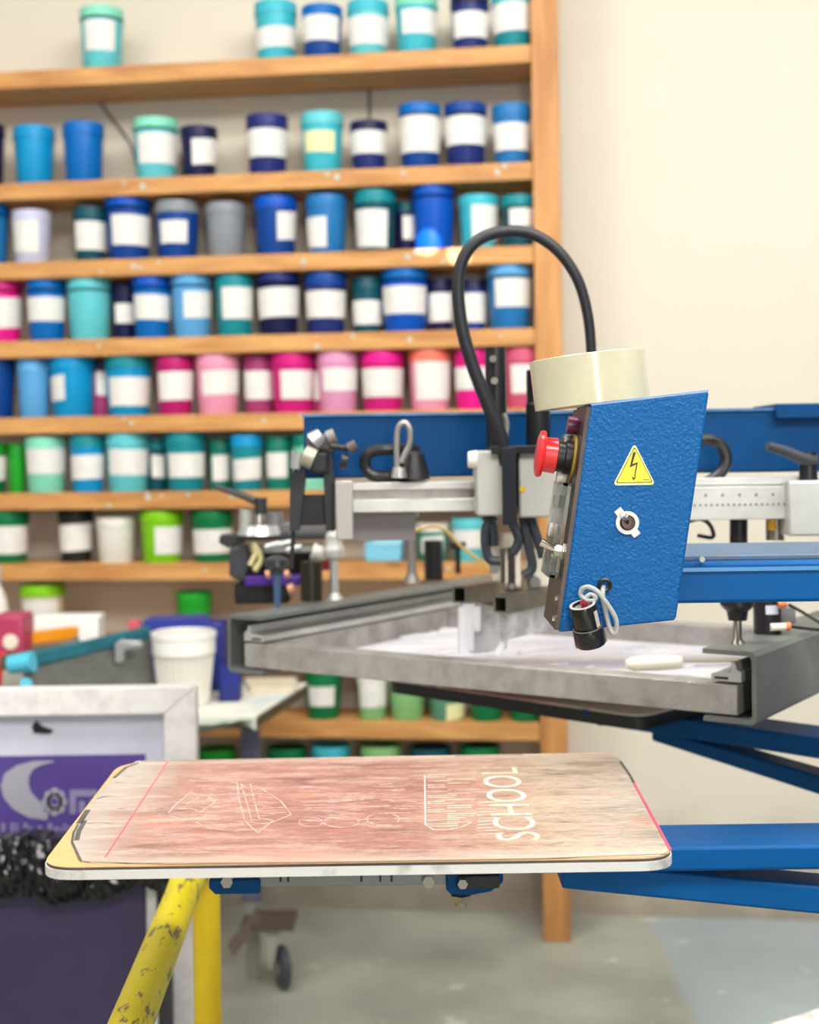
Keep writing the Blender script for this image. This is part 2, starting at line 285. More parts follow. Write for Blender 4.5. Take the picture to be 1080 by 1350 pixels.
# (x0, x1, y_top, body, lid, label rect or None, extra depth, note)
ROWS = [
 ('topmost shelf', [
  (105, 163, 15, 'aqua', 'mint', (113, 150, 34, 74), 0, 'faded picture label'),
  (335, 392, 7, 'turq', 'turq', (338, 389, 42, 69), 0, ''), (397, 452, 12, 'dblue', 'blue', (400, 445, 27, 60), 0, ''), (457, 513, 6, 'aqua', 'turq', (459, 511, 28, 65), 0, ''),
  (520, 578, -2, 'turq', 'mint', (530, 575, 20, 52), 0, ''), (593, 645, -3, 'navy', 'dnavy', (598, 643, 22, 56), 0, ''), (647, 704, -5, 'teal', 'turq', (650, 700, 10, 48), 0, '')]),
 ('second shelf down', [
  (-44, 6, 166, 'dnavy', 'dnavy', None, 0, 'cut by the edge'), (18, 72, 170, 'cyan', 'cyan', None, 0, 'no label'), (83, 137, 165, 'blue', 'blue', None, 0, 'no label'),
  (175, 235, 160, 'aqua', 'mint', (183, 233, 181, 221), 0, ''), (237, 287, 170, 'dnavy', 'dnavy', (253, 285, 187, 221), .02, ''), (324, 380, 155, 'navy', 'navy', (328, 379, 175, 212), 0, ''),
  (396, 453, 152, 'turq', 'aqua', (402, 440, 178, 206), 0, 'yellowish label'), (461, 511, 163, 'navy', 'dnavy', (463, 508, 168, 207), .02, ''), (525, 582, 141, 'dblue', 'blue', (527, 580, 158, 206), 0, ''),
  (585, 642, 140, 'navy', 'dblue', (588, 641, 158, 196), 0, ''), (648, 700, 141, 'steelb', 'steelb', (652, 698, 167, 203), 0, '')]),
 ('third shelf down', [
  (-45, 12, 272, 'steelb', 'blue', None, 0, 'cut by the edge'), (16, 68, 280, 'lav', 'lav', (18, 50, 286, 336), 0, ''), (96, 142, 275, 'dteal', 'dteal', (100, 140, 295, 333), .02, ''),
  (138, 200, 262, 'dblue', 'royal', (148, 198, 288, 328), 0, ''), (204, 263, 268, 'dblue', 'grey', (212, 246, 295, 325), 0, ''), (270, 325, 270, 'grey', 'grey', None, .01, 'no label'),
  (334, 392, 262, 'dblue', 'royal', (365, 391, 283, 320), 0, ''), (402, 458, 260, 'steelb', 'steelb', (404, 430, 290, 330), 0, ''), (466, 523, 254, 'dteal', 'teal', (468, 510, 280, 330), 0, ''),
  (520, 552, 268, 'dnavy', 'dteal', (531, 548, 287, 318), .06, 'half hidden'), (542, 600, 247, 'royal', 'royal', None, 0, 'no label'),
  (604, 657, 260, 'turq', 'turq', (622, 654, 266, 320), 0, 'cream stained label'), (660, 706, 260, 'dteal', 'teal', (672, 705, 278, 302), 0, '')]),
 ('fourth shelf down', [
  (-28, 30, 372, 'hotpink', 'magenta', (-4, 28, 395, 435), 0, ''), (35, 87, 370, 'blue', 'blue', (37, 86, 394, 426), 0, ''), (88, 147, 370, 'aqua', 'aqua', None, 0, 'no label'),
  (146, 182, 375, 'dnavy', 'dnavy', (152, 177, 402, 428), .05, ''), (174, 226, 367, 'blue', 'royal', (178, 225, 391, 424), 0, ''), (225, 280, 364, 'sky', 'sky', (242, 279, 387, 422), 0, ''),
  (283, 335, 365, 'teal', 'teal', (293, 334, 381, 423), 0, ''), (338, 396, 360, 'dnavy', 'navy', (340, 394, 382, 421), 0, ''), (401, 457, 362, 'navy', 'dblue', (403, 455, 386, 422), 0, ''),
  (463, 505, 367, 'dteal', 'dteal', (466, 502, 398, 430), .03, ''), (502, 565, 356, 'royal', 'blue', (505, 560, 380, 417), 0, ''), (562, 598, 368, 'dnavy', 'dnavy', (564, 595, 388, 426), .05, ''),
  (606, 642, 370, 'dblue', 'dnavy', (612, 640, 388, 427), .05, 'behind the hose'), (641, 702, 352, 'steelb', 'sky', (653, 698, 370, 408), 0, '')]),
 ('fifth shelf down', [
  (-36, 20, 475, 'dblue', 'dblue', None, 0, 'cut by the edge'), (22, 67, 475, 'sky', 'sky', None, .01, 'no label'), (65, 126, 472, 'cyan', 'cyan', (67, 85, 497, 530), 0, ''),
  (120, 148, 478, 'mauve', 'dnavy', (127, 140, 490, 522), .06, 'mostly hidden'), (138, 200, 471, 'cyan', 'teal', (145, 200, 499, 537), 0, ''),
  (205, 256, 472, 'crimson', 'crimson', (210, 255, 491, 529), 0, ''), (257, 317, 468, 'pink', 'pink', (267, 315, 490, 522), 0, ''), (320, 362, 470, 'mauve', 'mauve', (323, 359, 490, 528), .03, ''),
  (356, 415, 467, 'magenta', 'magenta', (370, 410, 490, 528), 0, ''), (408, 436, 472, 'mauve', 'crimson', (413, 425, 490, 528), .06, 'mostly hidden'),
  (417, 473, 465, 'lilac', 'lilac', (426, 471, 487, 517), 0, ''), (475, 533, 464, 'magenta', 'hotpink', (478, 532, 487, 525), 0, ''), (538, 595, 462, 'pink', 'coral', (548, 592, 477, 529), 0, ''),
  (598, 648, 463, 'hotpink', 'magenta', (600, 646, 485, 515), 0, ''), (664, 712, 460, 'rose', 'rose', (674, 702, 482, 520), 0, '')]),
 ('sixth shelf down', [
  (-42, 9, 585, 'green', 'bgreen', (-10, 7, 602, 634), 0, 'cut by the edge'), (10, 34, 585, 'bgreen', 'bgreen', None, .04, 'no label'), (33, 88, 577, 'mint', 'mint', (37, 86, 591, 625), 0, ''),
  (92, 138, 575, 'cyan', 'teal', (95, 136, 600, 632), 0, ''), (139, 197, 572, 'aqua', 'aqua', (145, 194, 593, 627), 0, ''), (192, 222, 578, 'dteal', 'teal', (200, 216, 600, 630), .06, 'half hidden'),
  (217, 272, 571, 'teal', 'teal', (223, 268, 598, 630), 0, ''), (274, 306, 578, 'tealg', 'tealg', (280, 301, 600, 634), .05, ''), (303, 347, 574, 'teal', 'cyan', (308, 343, 605, 633), 0, ''),
  (348, 386, 575, 'tealg', 'tealg', (352, 378, 597, 630), .03, ''), (384, 438, 574, 'mint', 'tealg', (388, 420, 600, 632), 0, 'behind black levers')]),
 ('seventh shelf down', [
  (-18, 38, 672, 'green', 'green', (-6, 37, 693, 730), 0, ''), (77, 123, 672, 'black', 'black', (78, 120, 690, 726), .03, ''), (127, 178, 682, 'white', 'white', None, 0, 'no label'),
  (184, 242, 673, 'lime', 'lime', (204, 240, 694, 730), 0, ''), (252, 308, 673, 'green', 'green', (255, 305, 697, 729), 0, ''),
  (548, 592, 690, 'tealg', 'white', (556, 584, 706, 728), 0, 'behind black cylinder'), (594, 642, 683, 'aqua', 'aqua', (598, 636, 698, 722), 0, 'behind squeegee bars')]),
 ('eighth shelf down', [
  (26, 86, 770, 'cream', 'lime', (32, 74, 790, 826), 0, ''), (232, 280, 780, 'bgreen', 'bgreen', None, .02, 'behind navy bag')]),
 ('ninth shelf down', [
  (401, 451, 886, 'green', 'green', (408, 440, 902, 928), 0, ''), (470, 511, 886, 'pgreen', 'white', (475, 508, 890, 930), 0, ''), (512, 561, 885, 'pgreen', 'pgreen', None, 0, 'no label'),
  (563, 616, 890, 'sage', 'sage', (588, 612, 924, 948), 0, 'small yellow label'), (618, 664, 905, 'green', 'bgreen', None, 0, 'under pallet edge'), (670, 714, 905, 'green', 'green', None, 0, 'beside the post')]),
 ('lowest shelf', [
  (262, 312, 986, 'green', 'bgreen', None, 0, ''), (352, 405, 984, 'green', 'green', None, 0, ''), (410, 462, 981, 'turq', 'turq', None, 0, ''), (474, 530, 981, 'pgreen', 'pgreen', None, 0, ''),
  (540, 596, 984, 'dteal', 'dteal', None, 0, ''), (606, 660, 982, 'lime', 'green', None, 0, '')]),
]
def tub(c, r, h, body, lid, lab, lmat, label, group, open_=False):
    t = thing('ink_tub', label, 'tub', c, group)
    obj('tub_body', lathe(B(), c, Z0, [(0, 0), (r*.82, 0), (r*.84, .003), (r*.955, h*.80), (r*.9, h*.80)], 28), body, t)
    hl = .2 if h < .17 else .16
    obj('lid', lathe(B(), c+Z0*h*(1-hl), Z0, [(r*.95, 0), (r*1.0, 0), (r*1.0, h*hl*.25), (r*.98, h*hl*.3), (r*.99, h*hl*.9), (r*.975, h*hl), (r*.9, h*hl), (r*.88, h*hl*.8), (0, h*hl*.8)], 28), lid, t)
    if lab:
        a0, a1, z0, z1, tilt = lab
        bm = B(); n = 8; rows = []
        for z in (z0, z1):
            k = min(max(z/(h*.8), 0), 1); rr = r*(.84+.115*k)+.0012
            rows.append([(rr, a0+(a1-a0)*i/n, z+tilt*(i/n-.5)) for i in range(n+1)])
        V = [[[bm.verts.new(c+Vector((math.cos(a)*(q+e), math.sin(a)*(q+e), z))) for (q, a, z) in rw] for rw in rows] for e in (0, .0008)]
        for i in range(n):
            bm.faces.new((V[1][0][i], V[1][0][i+1], V[1][1][i+1], V[1][1][i])); bm.faces.new((V[0][0][i], V[0][1][i], V[0][1][i+1], V[0][0][i+1]))
            for q in (0, 1): bm.faces.new((V[0][q][i], V[0][q][i+1], V[1][q][i+1], V[1][q][i]))
        lo = obj('label', bm, lmat, t)
        # a few handwritten strokes, too blurred to read
    return t
for ri, (rname, items) in enumerate(ROWS):
    for ii, (x0, x1, yt, body, lid, lr, ex, note) in enumerate(items):
        xc = (x0+x1)/2; z = tops[ri]
        p0 = SF(xc, yt, .07+ex); Yc = p0.y; r = (x1-x0)/2*Yc/F
        p = SF(xc, yt, .008+r+ex if .008+2*r+ex < SD+.02 else SD+.025-r); Yc = p.y; r = (x1-x0)/2*Yc/F
        h = p.z-z; c = Vector((p.x, p.y, z))
        lab = None
        if lr:
            base = math.atan2(-c.y, -c.x); xa = (lr[0]-xc)*Yc/F; xb = (lr[1]-xc)*Yc/F
            rr = r*.92; aa = base+math.asin(max(-.96, min(.96, xa/rr))); ab = base+math.asin(max(-.96, min(.96, xb/rr)))
            k = (Yc-r)/F
            zt = p.z-(lr[2]-yt)*k; zb = p.z-(lr[3]-yt)*k
            z1 = min(h*.82, zt-z); z0 = max(.004, zb-z)
            lab = (aa, ab, z0, z1, random.choice([0, 0, 0, .003, -.003, .006]))
        d = PRE[body]+' tub'
        if PRE[lid] != PRE[body]: d += ', '+PRE[lid]+' lid'
        if note: d += ', '+note
        elif lr: d += ', white label'
        d += ', '+ORD[ii]+' from left, '+rname
        lm = papery if 'yellow' in note else paper
        tub(c, r, h, colmat(COLN[body], 'tub'), colmat(COLN[lid], 'lid'), lab, lm, d, 'ink tubs on the shelves')
# light blue box standing on the seventh shelf
bx = thing('cardboard_box', 'small light blue box on the seventh shelf, seen under the aluminium rail', 'box', SF(505, 745, .06))
c = SF(505, 742, .05); obj('carton', fbox(B(), Vector((c.x, c.y, tops[6])), Wd, Wn, Z0, -.05, .05, 0, .08, 0, .052), mat('light_blue_card', (120, 196, 226), .6), bx, bevel=.003)
obj('carton_lid', fbox(B(), Vector((c.x, c.y, tops[6])), Wd, Wn, Z0, -.028, .053, -.003, .083, .04, .064), mat('pale_blue_card', (150, 212, 234), .6), bx, bevel=.003)
# cords on the wall behind the shelves
tag(obj('wall_cord', tube(B(), [SF(120, 118, SD+.022), SF(142, 150, SD+.02), SF(172, 190, SD+.022), SF(182, 232, SD+.022)], .0028, k=4), blkm), 'thin dark cord slanting down the wall under the topmost shelf', 'cord')
tag(obj('wall_cord', tube(B(), [SF(487, 100, SD+.022), SF(487, 130, SD+.02), SF(487, 170, SD+.022), SF(487, 212, SD+.022)], .0028, k=3), blkm), 'thin dark cord hanging straight down the wall above the small navy tub', 'cord')
for spo, (gx, gy) in zip(glints, ((562, 318), (606, 334))):
    q = SF(gx, gy, 0); spo.rotation_euler = (q-spo.location).to_track_quat('-Z', 'Y').to_euler()

# ================================================================== PRESS: column, arms, beam
cx, cy = 1.22, 1.45
ZP = H-.375                                                  # height of the pallet tops
t = thing('press_column', 'blue central column of the carousel press, carrying the arms beyond the right edge', 'machine', (cx, cy, 0))
obj('column', lathe(B(), (cx, cy, 0), Z0, [(0, 0), (.3, 0), (.3, .05), (.19, .08), (.19, ZP-.30), (.24, ZP-.29), (.24, ZP-.24), (.19, ZP-.23), (.19, H+.1), (0, H+.1)], 32), blue, t)
obj('mount_plate', box(B(), 1.0, 1.42, 1.4, 2.14, H-.17, H-.165+.05), blue, t)
obj('mount_plate', box(B(), 1.0, 1.42, 1.42, 2.14, H-.1, H+.05), blue, t)
E = {0: Vector((-1, 0, 0)), 1: Vector((-.809, .588, 0)), -1: Vector((-.809, -.588, 0))}
def arm(root, d, y0, length, start, name='arm', zt=ZP-.026):
    n = Vector((-d.y, d.x, 0)); c = Vector((cx, y0, 0))
    obj(name, fbox(B(), c, d, n, Z0, start, length, -.042, .042, zt-.03, zt), blue, root, bevel=.004)
    bm = B(); a = .26; 
    pts = [c+d*.40+Z0*(zt-.085)+n*-.022, c+d*(length-.10)+Z0*(zt-.03)+n*-.022, c+d*(length-.24)+Z0*(zt-.031)+n*-.022, c+d*.40+Z0*(zt-.125)+n*-.022]
    return c, n
# arm of the near pallet
t = thing('carousel_arm', 'blue steel arm with slanting brace holding the near stained pallet', 'machine arm', (.6, 1.43, ZP-.1))
zt = ZP-.026
obj('arm_tube', box(B(), -.12, 1.03, 1.385, 1.47, zt-.026, zt), blue, t, bevel=.004)
a0 = P(775, 1147, 1.40); a1 = P(1080, 1176, 1.40); s = (a1.z-a0.z)/(a1.x-a0.x)
z = lambda x: a0.z+s*(x-a0.x)
bm = B(); prism(bm, [(.15, 1.40, z(.15)+.006), (1.04, 1.40, z(1.04)+.006), (1.04, 1.40, z(1.04)-.026), (.15, 1.40, z(.15)-.022)], (0, .05, 0))
obj('brace', bm, blue, t, bevel=.003)
# upper blue arm that carries the control box
t = thing('upper_arm', 'blue upper arm with grooved top running right from the control box', 'machine arm', (.7, 1.55, H-.17))
za = H-.112
obj('arm_tube', box(B(), .262, 1.05, 1.452, 1.66, za-.05, za-.006), blue, t, bevel=.004)
obj('top_plate', box(B(), .262, 1.05, 1.47, 1.66, za-.007, za), mat('greyed_blue_paint', (66, 106, 146), .45, col2=(92, 98, 104), vs=30), t, bevel=.002)
obj('groove_strip', box(B(), .275, 1.05, 1.449, 1.4525, za-.016, za-.012), mat('light_blue_edge', (70, 136, 186), .35), t)
bm = B(); p = P(925, 737, 1.45); cyl(bm, p, p-Vector((0, .004, 0)), .003, n=12); obj('bolt', bm, alu, t)
# long blue beam behind
t = thing('main_beam', 'long blue steel beam crossing behind the print head', 'beam', (.4, 2.05, H-.04))
a = P(400, 549, 2.0); b_ = P(400, 631, 2.0)
obj('beam_tube', box(B(), a.x, 1.05, 2.0, 2.1, b_.z, a.z), blued, t, bevel=.003)
obj('beam_cap', box(B(), a.x-.002, 1.05, 1.997, 2.1, a.z-.001, a.z+.003), mat('scuffed_blue_edge', (70, 128, 180), .4, var=.3, vs=30), t)
a = P(1022, 534, 1.99); obj('cover_plate', box(B(), a.x, 1.05, 1.985, 2.12, a.z-.02, a.z+.002), blued, t, bevel=.002)

# ================================================================== NEAR PALLET
def quad_on(z, pts): return [PH(x, y, z) for x, y in pts]
def pallet(c, pts, zt, label, main=True):
    t = thing('pallet', label, 'platen', (c[0], c[1], zt-.03)); return t
t = pl = thing('pallet', 'long stained pink and cream printing pallet with rounded corners and white metal edge', 'platen', (0, 1.48, ZP-.016))
cor = quad_on(ZP, [(50, 1144), (893, 1131), (812, 992), (158, 1004)])
def layer(name, z0, z1, inset, m, par, rad=(.035, .035, .05, .05), lab=None, pts=cor):
    cc = sum(pts, Vector())/len(pts)
    q = [Vector((p.x-(1 if p.x > cc.x else -1)*inset, p.y-(1 if p.y > cc.y else -1)*inset, z0)) for p in pts]
    return obj(name, prism(B(), rounded(q, list(rad), 8), (0, 0, z1-z0)), m, par, label=lab)
layer('metal_plate', ZP-.0118, ZP-.0034, .0, mat('white_worn_edge', (222, 220, 216), .4, .2, col2=(176, 172, 168), vs=16, scale=(1, 1, 1), cut=(.55, .7)), pl)
layer('rubber_layer', ZP-.0034, ZP-.0010, .0012, mat('dark_rubber_layer', (84, 76, 78), .6, var=.3, vs=30), pl)
layer('tan_board', ZP-.0010, ZP-.0002, .0012, mat('tan_board', (212, 172, 116), .5, var=.12, vs=20), pl)
# stained paper sheet
m = bpy.data.materials.new('stained_pallet_paper'); m.use_nodes = True; nt = m.node_tree; N = nt.nodes; L = nt.links; b = N['Principled BSDF']
tc = N.new('ShaderNodeTexCoord'); sx = N.new('ShaderNodeSeparateXYZ'); L.new(tc.outputs['Object'], sx.inputs[0])
mp = N.new('ShaderNodeMapping'); mp.inputs['Scale'].default_value = (3, 16, 10); L.new(tc.outputs['Object'], mp.inputs[0])
n1 = N.new('ShaderNodeTexNoise'); n1.inputs['Scale'].default_value = 3; n1.inputs['Detail'].default_value = 9; n1.inputs['Roughness'].default_value = .7; L.new(mp.outputs[0], n1.inputs['Vector'])
n2 = N.new('ShaderNodeTexNoise'); n2.inputs['Scale'].default_value = 7; n2.inputs['Detail'].default_value = 4; L.new(tc.outputs['Object'], n2.inputs['Vector'])
ad = N.new('ShaderNodeMath'); ad.operation = 'MULTIPLY_ADD'; ad.inputs[1].default_value = .22; L.new(n2.outputs[0], ad.inputs[0]); L.new(sx.outputs[0], ad.inputs[2])
ramp = N.new('ShaderNodeValToRGB'); e = ramp.color_ramp.elements
mr = N.new('ShaderNodeMapRange'); mr.inputs[1].default_value = -.24; mr.inputs[2].default_value = .46; L.new(ad.outputs[0], mr.inputs[0]); L.new(mr.outputs[0], ramp.inputs[0])
e[0].position = 0.0; e[0].color = lin((180, 174, 164)); e[1].position = 1; e[1].color = lin((204, 200, 186))
for pos, col in ((.07, (184, 160, 148)), (.16, (192, 146, 134)), (.34, (184, 134, 124)), (.5, (186, 136, 124)), (.62, (208, 168, 148)), (.72, (214, 196, 172)), (.80, (218, 198, 180)), (.88, (214, 206, 190))):
    x = e.new(pos); x.color = lin(col)
r1 = N.new('ShaderNodeValToRGB'); r1.color_ramp.elements[0].position = .32; r1.color_ramp.elements[1].position = .7; r1.color_ramp.elements[0].color = lin((158, 142, 134)); r1.color_ramp.elements[1].color = (1, 1, 1, 1)
x = r1.color_ramp.elements.new(.48); x.color = lin((228, 222, 216)); L.new(n1.outputs[0], r1.inputs[0])
mx = N.new('ShaderNodeMixRGB'); mx.blend_type = 'MULTIPLY'; mx.inputs[0].default_value = .85; L.new(ramp.outputs[0], mx.inputs[1]); L.new(r1.outputs[0], mx.inputs[2])
mpf = N.new('ShaderNodeMapping'); mpf.inputs['Scale'].default_value = (16, 60, 10); L.new(tc.outputs['Object'], mpf.inputs[0])
nf = N.new('ShaderNodeTexNoise'); nf.inputs['Scale'].default_value = 4; nf.inputs['Detail'].default_value = 8; nf.inputs['Roughness'].default_value = .8; L.new(mpf.outputs[0], nf.inputs['Vector'])
rf = N.new('ShaderNodeValToRGB'); rf.color_ramp.elements[0].position = .36; rf.color_ramp.elements[1].position = .62; rf.color_ramp.elements[0].color = (.50, .45, .42, 1); rf.color_ramp.elements[1].color = (1.0, 1.0, 1.0, 1); L.new(nf.outputs[0], rf.inputs[0])
mxf = N.new('ShaderNodeMixRGB'); mxf.blend_type = 'MULTIPLY'; mxf.inputs[0].default_value = .8; L.new(mx.outputs[0], mxf.inputs[1]); L.new(rf.outputs[0], mxf.inputs[2])
nw = N.new('ShaderNodeTexNoise'); nw.inputs['Scale'].default_value = 2.2; nw.inputs['Detail'].default_value = 9; nw.inputs['Roughness'].default_value = .82
mpw = N.new('ShaderNodeMapping'); mpw.inputs['Scale'].default_value = (5, 22, 10); mpw.inputs['Location'].default_value = (7, 2, 0); L.new(tc.outputs['Object'], mpw.inputs[0]); L.new(mpw.outputs[0], nw.inputs['Vector'])
rw = N.new('ShaderNodeValToRGB'); rw.color_ramp.elements[0].position = .5; rw.color_ramp.elements[1].position = .66; rw.color_ramp.elements[0].color = (0, 0, 0, 1); rw.color_ramp.elements[1].color = (.75, .75, .75, 1); L.new(nw.outputs[0], rw.inputs[0])
mxw = N.new('ShaderNodeMixRGB'); mxw.inputs[2].default_value = lin((204, 182, 168)); L.new(rw.outputs[0], mxw.inputs[0]); L.new(mxf.outputs[0], mxw.inputs[1]); mx = mxw
# crumpled pale area at the left end
ml = N.new('ShaderNodeMath'); ml.operation = 'MULTIPLY_ADD'; ml.inputs[1].default_value = .16; L.new(nf.outputs[0], ml.inputs[0]); L.new(sx.outputs[0], ml.inputs[2])
mlr = N.new('ShaderNodeMapRange'); mlr.inputs[1].default_value = -.25; mlr.inputs[2].default_value = -.20; mlr.inputs[3].default_value = .6; mlr.inputs[4].default_value = 0; L.new(ml.outputs[0], mlr.inputs[0])
mxl = N.new('ShaderNodeMixRGB'); mxl.inputs[2].default_value = lin((176, 168, 156)); L.new(mlr.outputs[0], mxl.inputs[0]); L.new(mx.outputs[0], mxl.inputs[1]); mx = mxl
# pale border along the long edges
ab = N.new('ShaderNodeMath'); ab.operation = 'ABSOLUTE'; L.new(sx.outputs[1], ab.inputs[0])
ad2 = N.new('ShaderNodeMath'); ad2.operation = 'MULTIPLY_ADD'; ad2.inputs[1].default_value = .05; L.new(n1.outputs[0], ad2.inputs[0]); L.new(ab.outputs[0], ad2.inputs[2])
m2 = N.new('ShaderNodeMapRange'); m2.inputs[1].default_value = .20; m2.inputs[2].default_value = .25; m2.inputs[4].default_value = .7; L.new(ad2.outputs[0], m2.inputs[0])
mx3 = N.new('ShaderNodeMixRGB'); mx3.inputs[2].default_value = lin((190, 176, 160)); L.new(m2.outputs[0], mx3.inputs[0]); L.new(mx.outputs[0], mx3.inputs[1])
# red blotch and dark scuffs
mpd = N.new('ShaderNodeMapping'); mpd.inputs['Scale'].default_value = (9, 34, 10); mpd.inputs['Location'].default_value = (3, 1, 0); L.new(tc.outputs['Object'], mpd.inputs[0])
n5 = N.new('ShaderNodeTexNoise'); n5.inputs['Scale'].default_value = 2.2; n5.inputs['Detail'].default_value = 6; L.new(mpd.outputs[0], n5.inputs['Vector'])
r5 = N.new('ShaderNodeValToRGB'); r5.color_ramp.elements[0].position = .66; r5.color_ramp.elements[1].position = .72; r5.color_ramp.elements[0].color = (0, 0, 0, 1); r5.color_ramp.elements[1].color = (.75, .75, .75, 1); L.new(n5.outputs[0], r5.inputs[0])
mx4 = N.new('ShaderNodeMixRGB'); mx4.inputs[2].default_value = lin((96, 88, 80)); L.new(r5.outputs[0], mx4.inputs[0]); L.new(mx3.outputs[0], mx4.inputs[1])
mo = N.new('ShaderNodeMapping'); mo.inputs['Scale'].default_value = (5, 11, 1); mo.inputs['Location'].default_value = (9, 4, 2); L.new(tc.outputs['Object'], mo.inputs[0])
n6 = N.new('ShaderNodeTexNoise'); n6.inputs['Scale'].default_value = 1.6; n6.inputs['Detail'].default_value = 3; L.new(mo.outputs[0], n6.inputs['Vector'])
r6 = N.new('ShaderNodeValToRGB'); r6.color_ramp.elements[0].position = .6; r6.color_ramp.elements[1].position = .76; r6.color_ramp.elements[0].color = (0, 0, 0, 1); r6.color_ramp.elements[1].color = (.5, .5, .5, 1); L.new(n6.outputs[0], r6.inputs[0])
mx5 = N.new('ShaderNodeMixRGB'); mx5.inputs[2].default_value = lin((196, 112, 84)); L.new(r6.outputs[0], mx5.inputs[0]); L.new(mx4.outputs[0], mx5.inputs[1])
L.new(mx5.outputs[0], b.inputs['Base Color']); b.inputs['Roughness'].default_value = .75
bp = N.new('ShaderNodeBump'); bp.inputs['Strength'].default_value = .35; bp.inputs['Distance'].default_value = .002; L.new(n1.outputs[0], bp.inputs['Height']); L.new(bp.outputs[0], b.inputs['Normal'])
pmat = m
sheet = [(102, 1136), (160, 1139), (885, 1129), (882, 1118), (832, 1022), (812, 993), (186, 1004), (163, 1018), (150, 1040), (108, 1088), (93, 1112)]
bm = B(); prism(bm, [p for p in quad_on(ZP-.0002, [(106, 1135), (122, 1139), (400, 1137.4), (868, 1130), (885, 1121), (862, 1080), (831, 1020), (818, 1002), (800, 993), (500, 998), (180, 1004), (150, 1024), (134, 1043), (117, 1065), (101, 1087), (93, 1112)])], (0, 0, .0009))
obj('paper_sheet', bm, pmat, pl, label='pink-stained dirty paper sheet with ghost prints')
ZT = ZP+.0006
def strokes(bm, lst, wd, z=ZT, dz=.0003):
    for ln in lst:
        pts = [PH(x, y, z) for x, y in ln]
        for a, b2 in zip(pts, pts[1:]):
            d = (b2-a).normalized(); n = Vector((-d.y, d.x, 0))*wd/2
            prism(bm, [a-n, b2-n, b2+n, a+n], (0, 0, dz))
    return bm
# red laser-like line, pink edge tape, dark torn edges
obj('pink_line', strokes(B(), [[(222, 1003), (139, 1130)]], .0017), mat('pink_line', (226, 92, 98), .6), pl, label='thin pink guide line')
obj('pink_edge', strokes(B(), [[(836, 1033), (862, 1080), (884, 1121)]], .0026, dz=.001), mat('pink_edge', (214, 84, 118), .5), pl, label='pink strip along right edge')
torn = mat('torn_edge', (96, 92, 84), .7, var=.3, vs=60)
for ln, wd in (([(103, 1087), (97, 1098), (95, 1110), (106, 1134)], .0024), ([(104, 1086), (110, 1077), (116, 1068)], .006), ([(112, 1082), (104, 1096), (101, 1108)], .005), ([(150, 1026), (166, 1012), (182, 1006)], .004), ([(128, 1053), (140, 1050)], .002), ([(818, 1004), (831, 1023), (838, 1036)], .003),
               ([(106, 1136), (220, 1139.5), (420, 1137.6), (700, 1132.5), (880, 1126)], .0012), ([(186, 1004), (420, 1000)], .0018), ([(600, 997), (690, 995)], .0018)):
    obj('torn_edge', strokes(B(), [ln], wd), torn, pl)
# ghost prints
ghost = mat('ghost_print', (224, 194, 186), .7, col2=(172, 132, 124), vs=90, cut=(.42, .6)); ghostw = mat('white_ghost_print', (232, 222, 208), .7, col2=(196, 174, 156), vs=90, cut=(.45, .6))
hel = [[(222, 1072), (228, 1066), (250, 1066), (272, 1072), (268, 1079), (240, 1080), (222, 1076)], [(226, 1066), (252, 1044), (262, 1052), (246, 1060)], [(252, 1044), (275, 1050), (283, 1058), (262, 1072)],
       [(250, 1028), (300, 1030), (318, 1034), (330, 1042)], [(258, 1084), (275, 1092), (310, 1096), (326, 1094)], [(312, 1030), (316, 1056), (322, 1080)], [(330, 1034), (336, 1058), (342, 1080)], [(318, 1034), (326, 1060), (332, 1082)],
       [(322, 1082), (340, 1098), (360, 1082), (340, 1078)], [(345, 1040), (370, 1056), (384, 1074), (360, 1084)], [(272, 1048), (310, 1046)], [(276, 1056), (314, 1052)], [(280, 1064), (316, 1060)], [(278, 1072), (318, 1068)], [(280, 1080), (320, 1076)],
       [(284, 1088), (322, 1086)], [(262, 1036), (306, 1038)], [(345, 1066), (374, 1064)], [(346, 1073), (378, 1071)], [(340, 1050), (360, 1052)]]
obj('ghost_emblem', strokes(B(), hel, .0012), ghost, pl, label='faint white outline of a winged emblem')
rnd = random.Random(3); ls = []
for k in range(60):
    u = rnd.random(); x = 232+u*120; y = rnd.uniform(1036+6*abs(u-.4), 1092-14*abs(u-.5)); ls.append([(x, y), (x+rnd.uniform(5, 22), y+rnd.uniform(-1.5, 1.5))])
o = obj('ghost_hatching', strokes(B(), ls, .0008), ghost, pl); o['kind'] = 'stuff'; ls = []
for k in range(46):
    x = rnd.uniform(385, 535); y = rnd.uniform(1032, 1092); ls.append([(x, y), (x+rnd.uniform(12, 46), y+rnd.uniform(-2, 1))])
for cxp, cyp, rx, ry in ((450, 1084, 24, 7), (505, 1080, 22, 8), (410, 1084, 16, 6)):
    ls.append([(cxp+rx*math.cos(a*.524), cyp+ry*math.sin(a*.524)) for a in range(13)])
o = obj('ghost_lettering', strokes(B(), ls, .0011), ghost, pl); o['kind'] = 'stuff'
ls = []
for k in range(26):
    x = rnd.choice((562, 564, 590)); y = 1022+k*2.7; ls.append([(x, y), (x+rnd.uniform(20, 44), y-.6)])
ls += [[(560, 1022), (561, 1088), (572, 1094), (592, 1094), (610, 1090), (622, 1084)]]
for k in range(11): ls.append([(628+rnd.uniform(0, 6), 1058+k*4.2), (656+rnd.uniform(-8, 4), 1057+k*4.2)])
o = obj('ghost_lettering', strokes(B(), ls, .0016), ghostw, pl); o['kind'] = 'stuff'
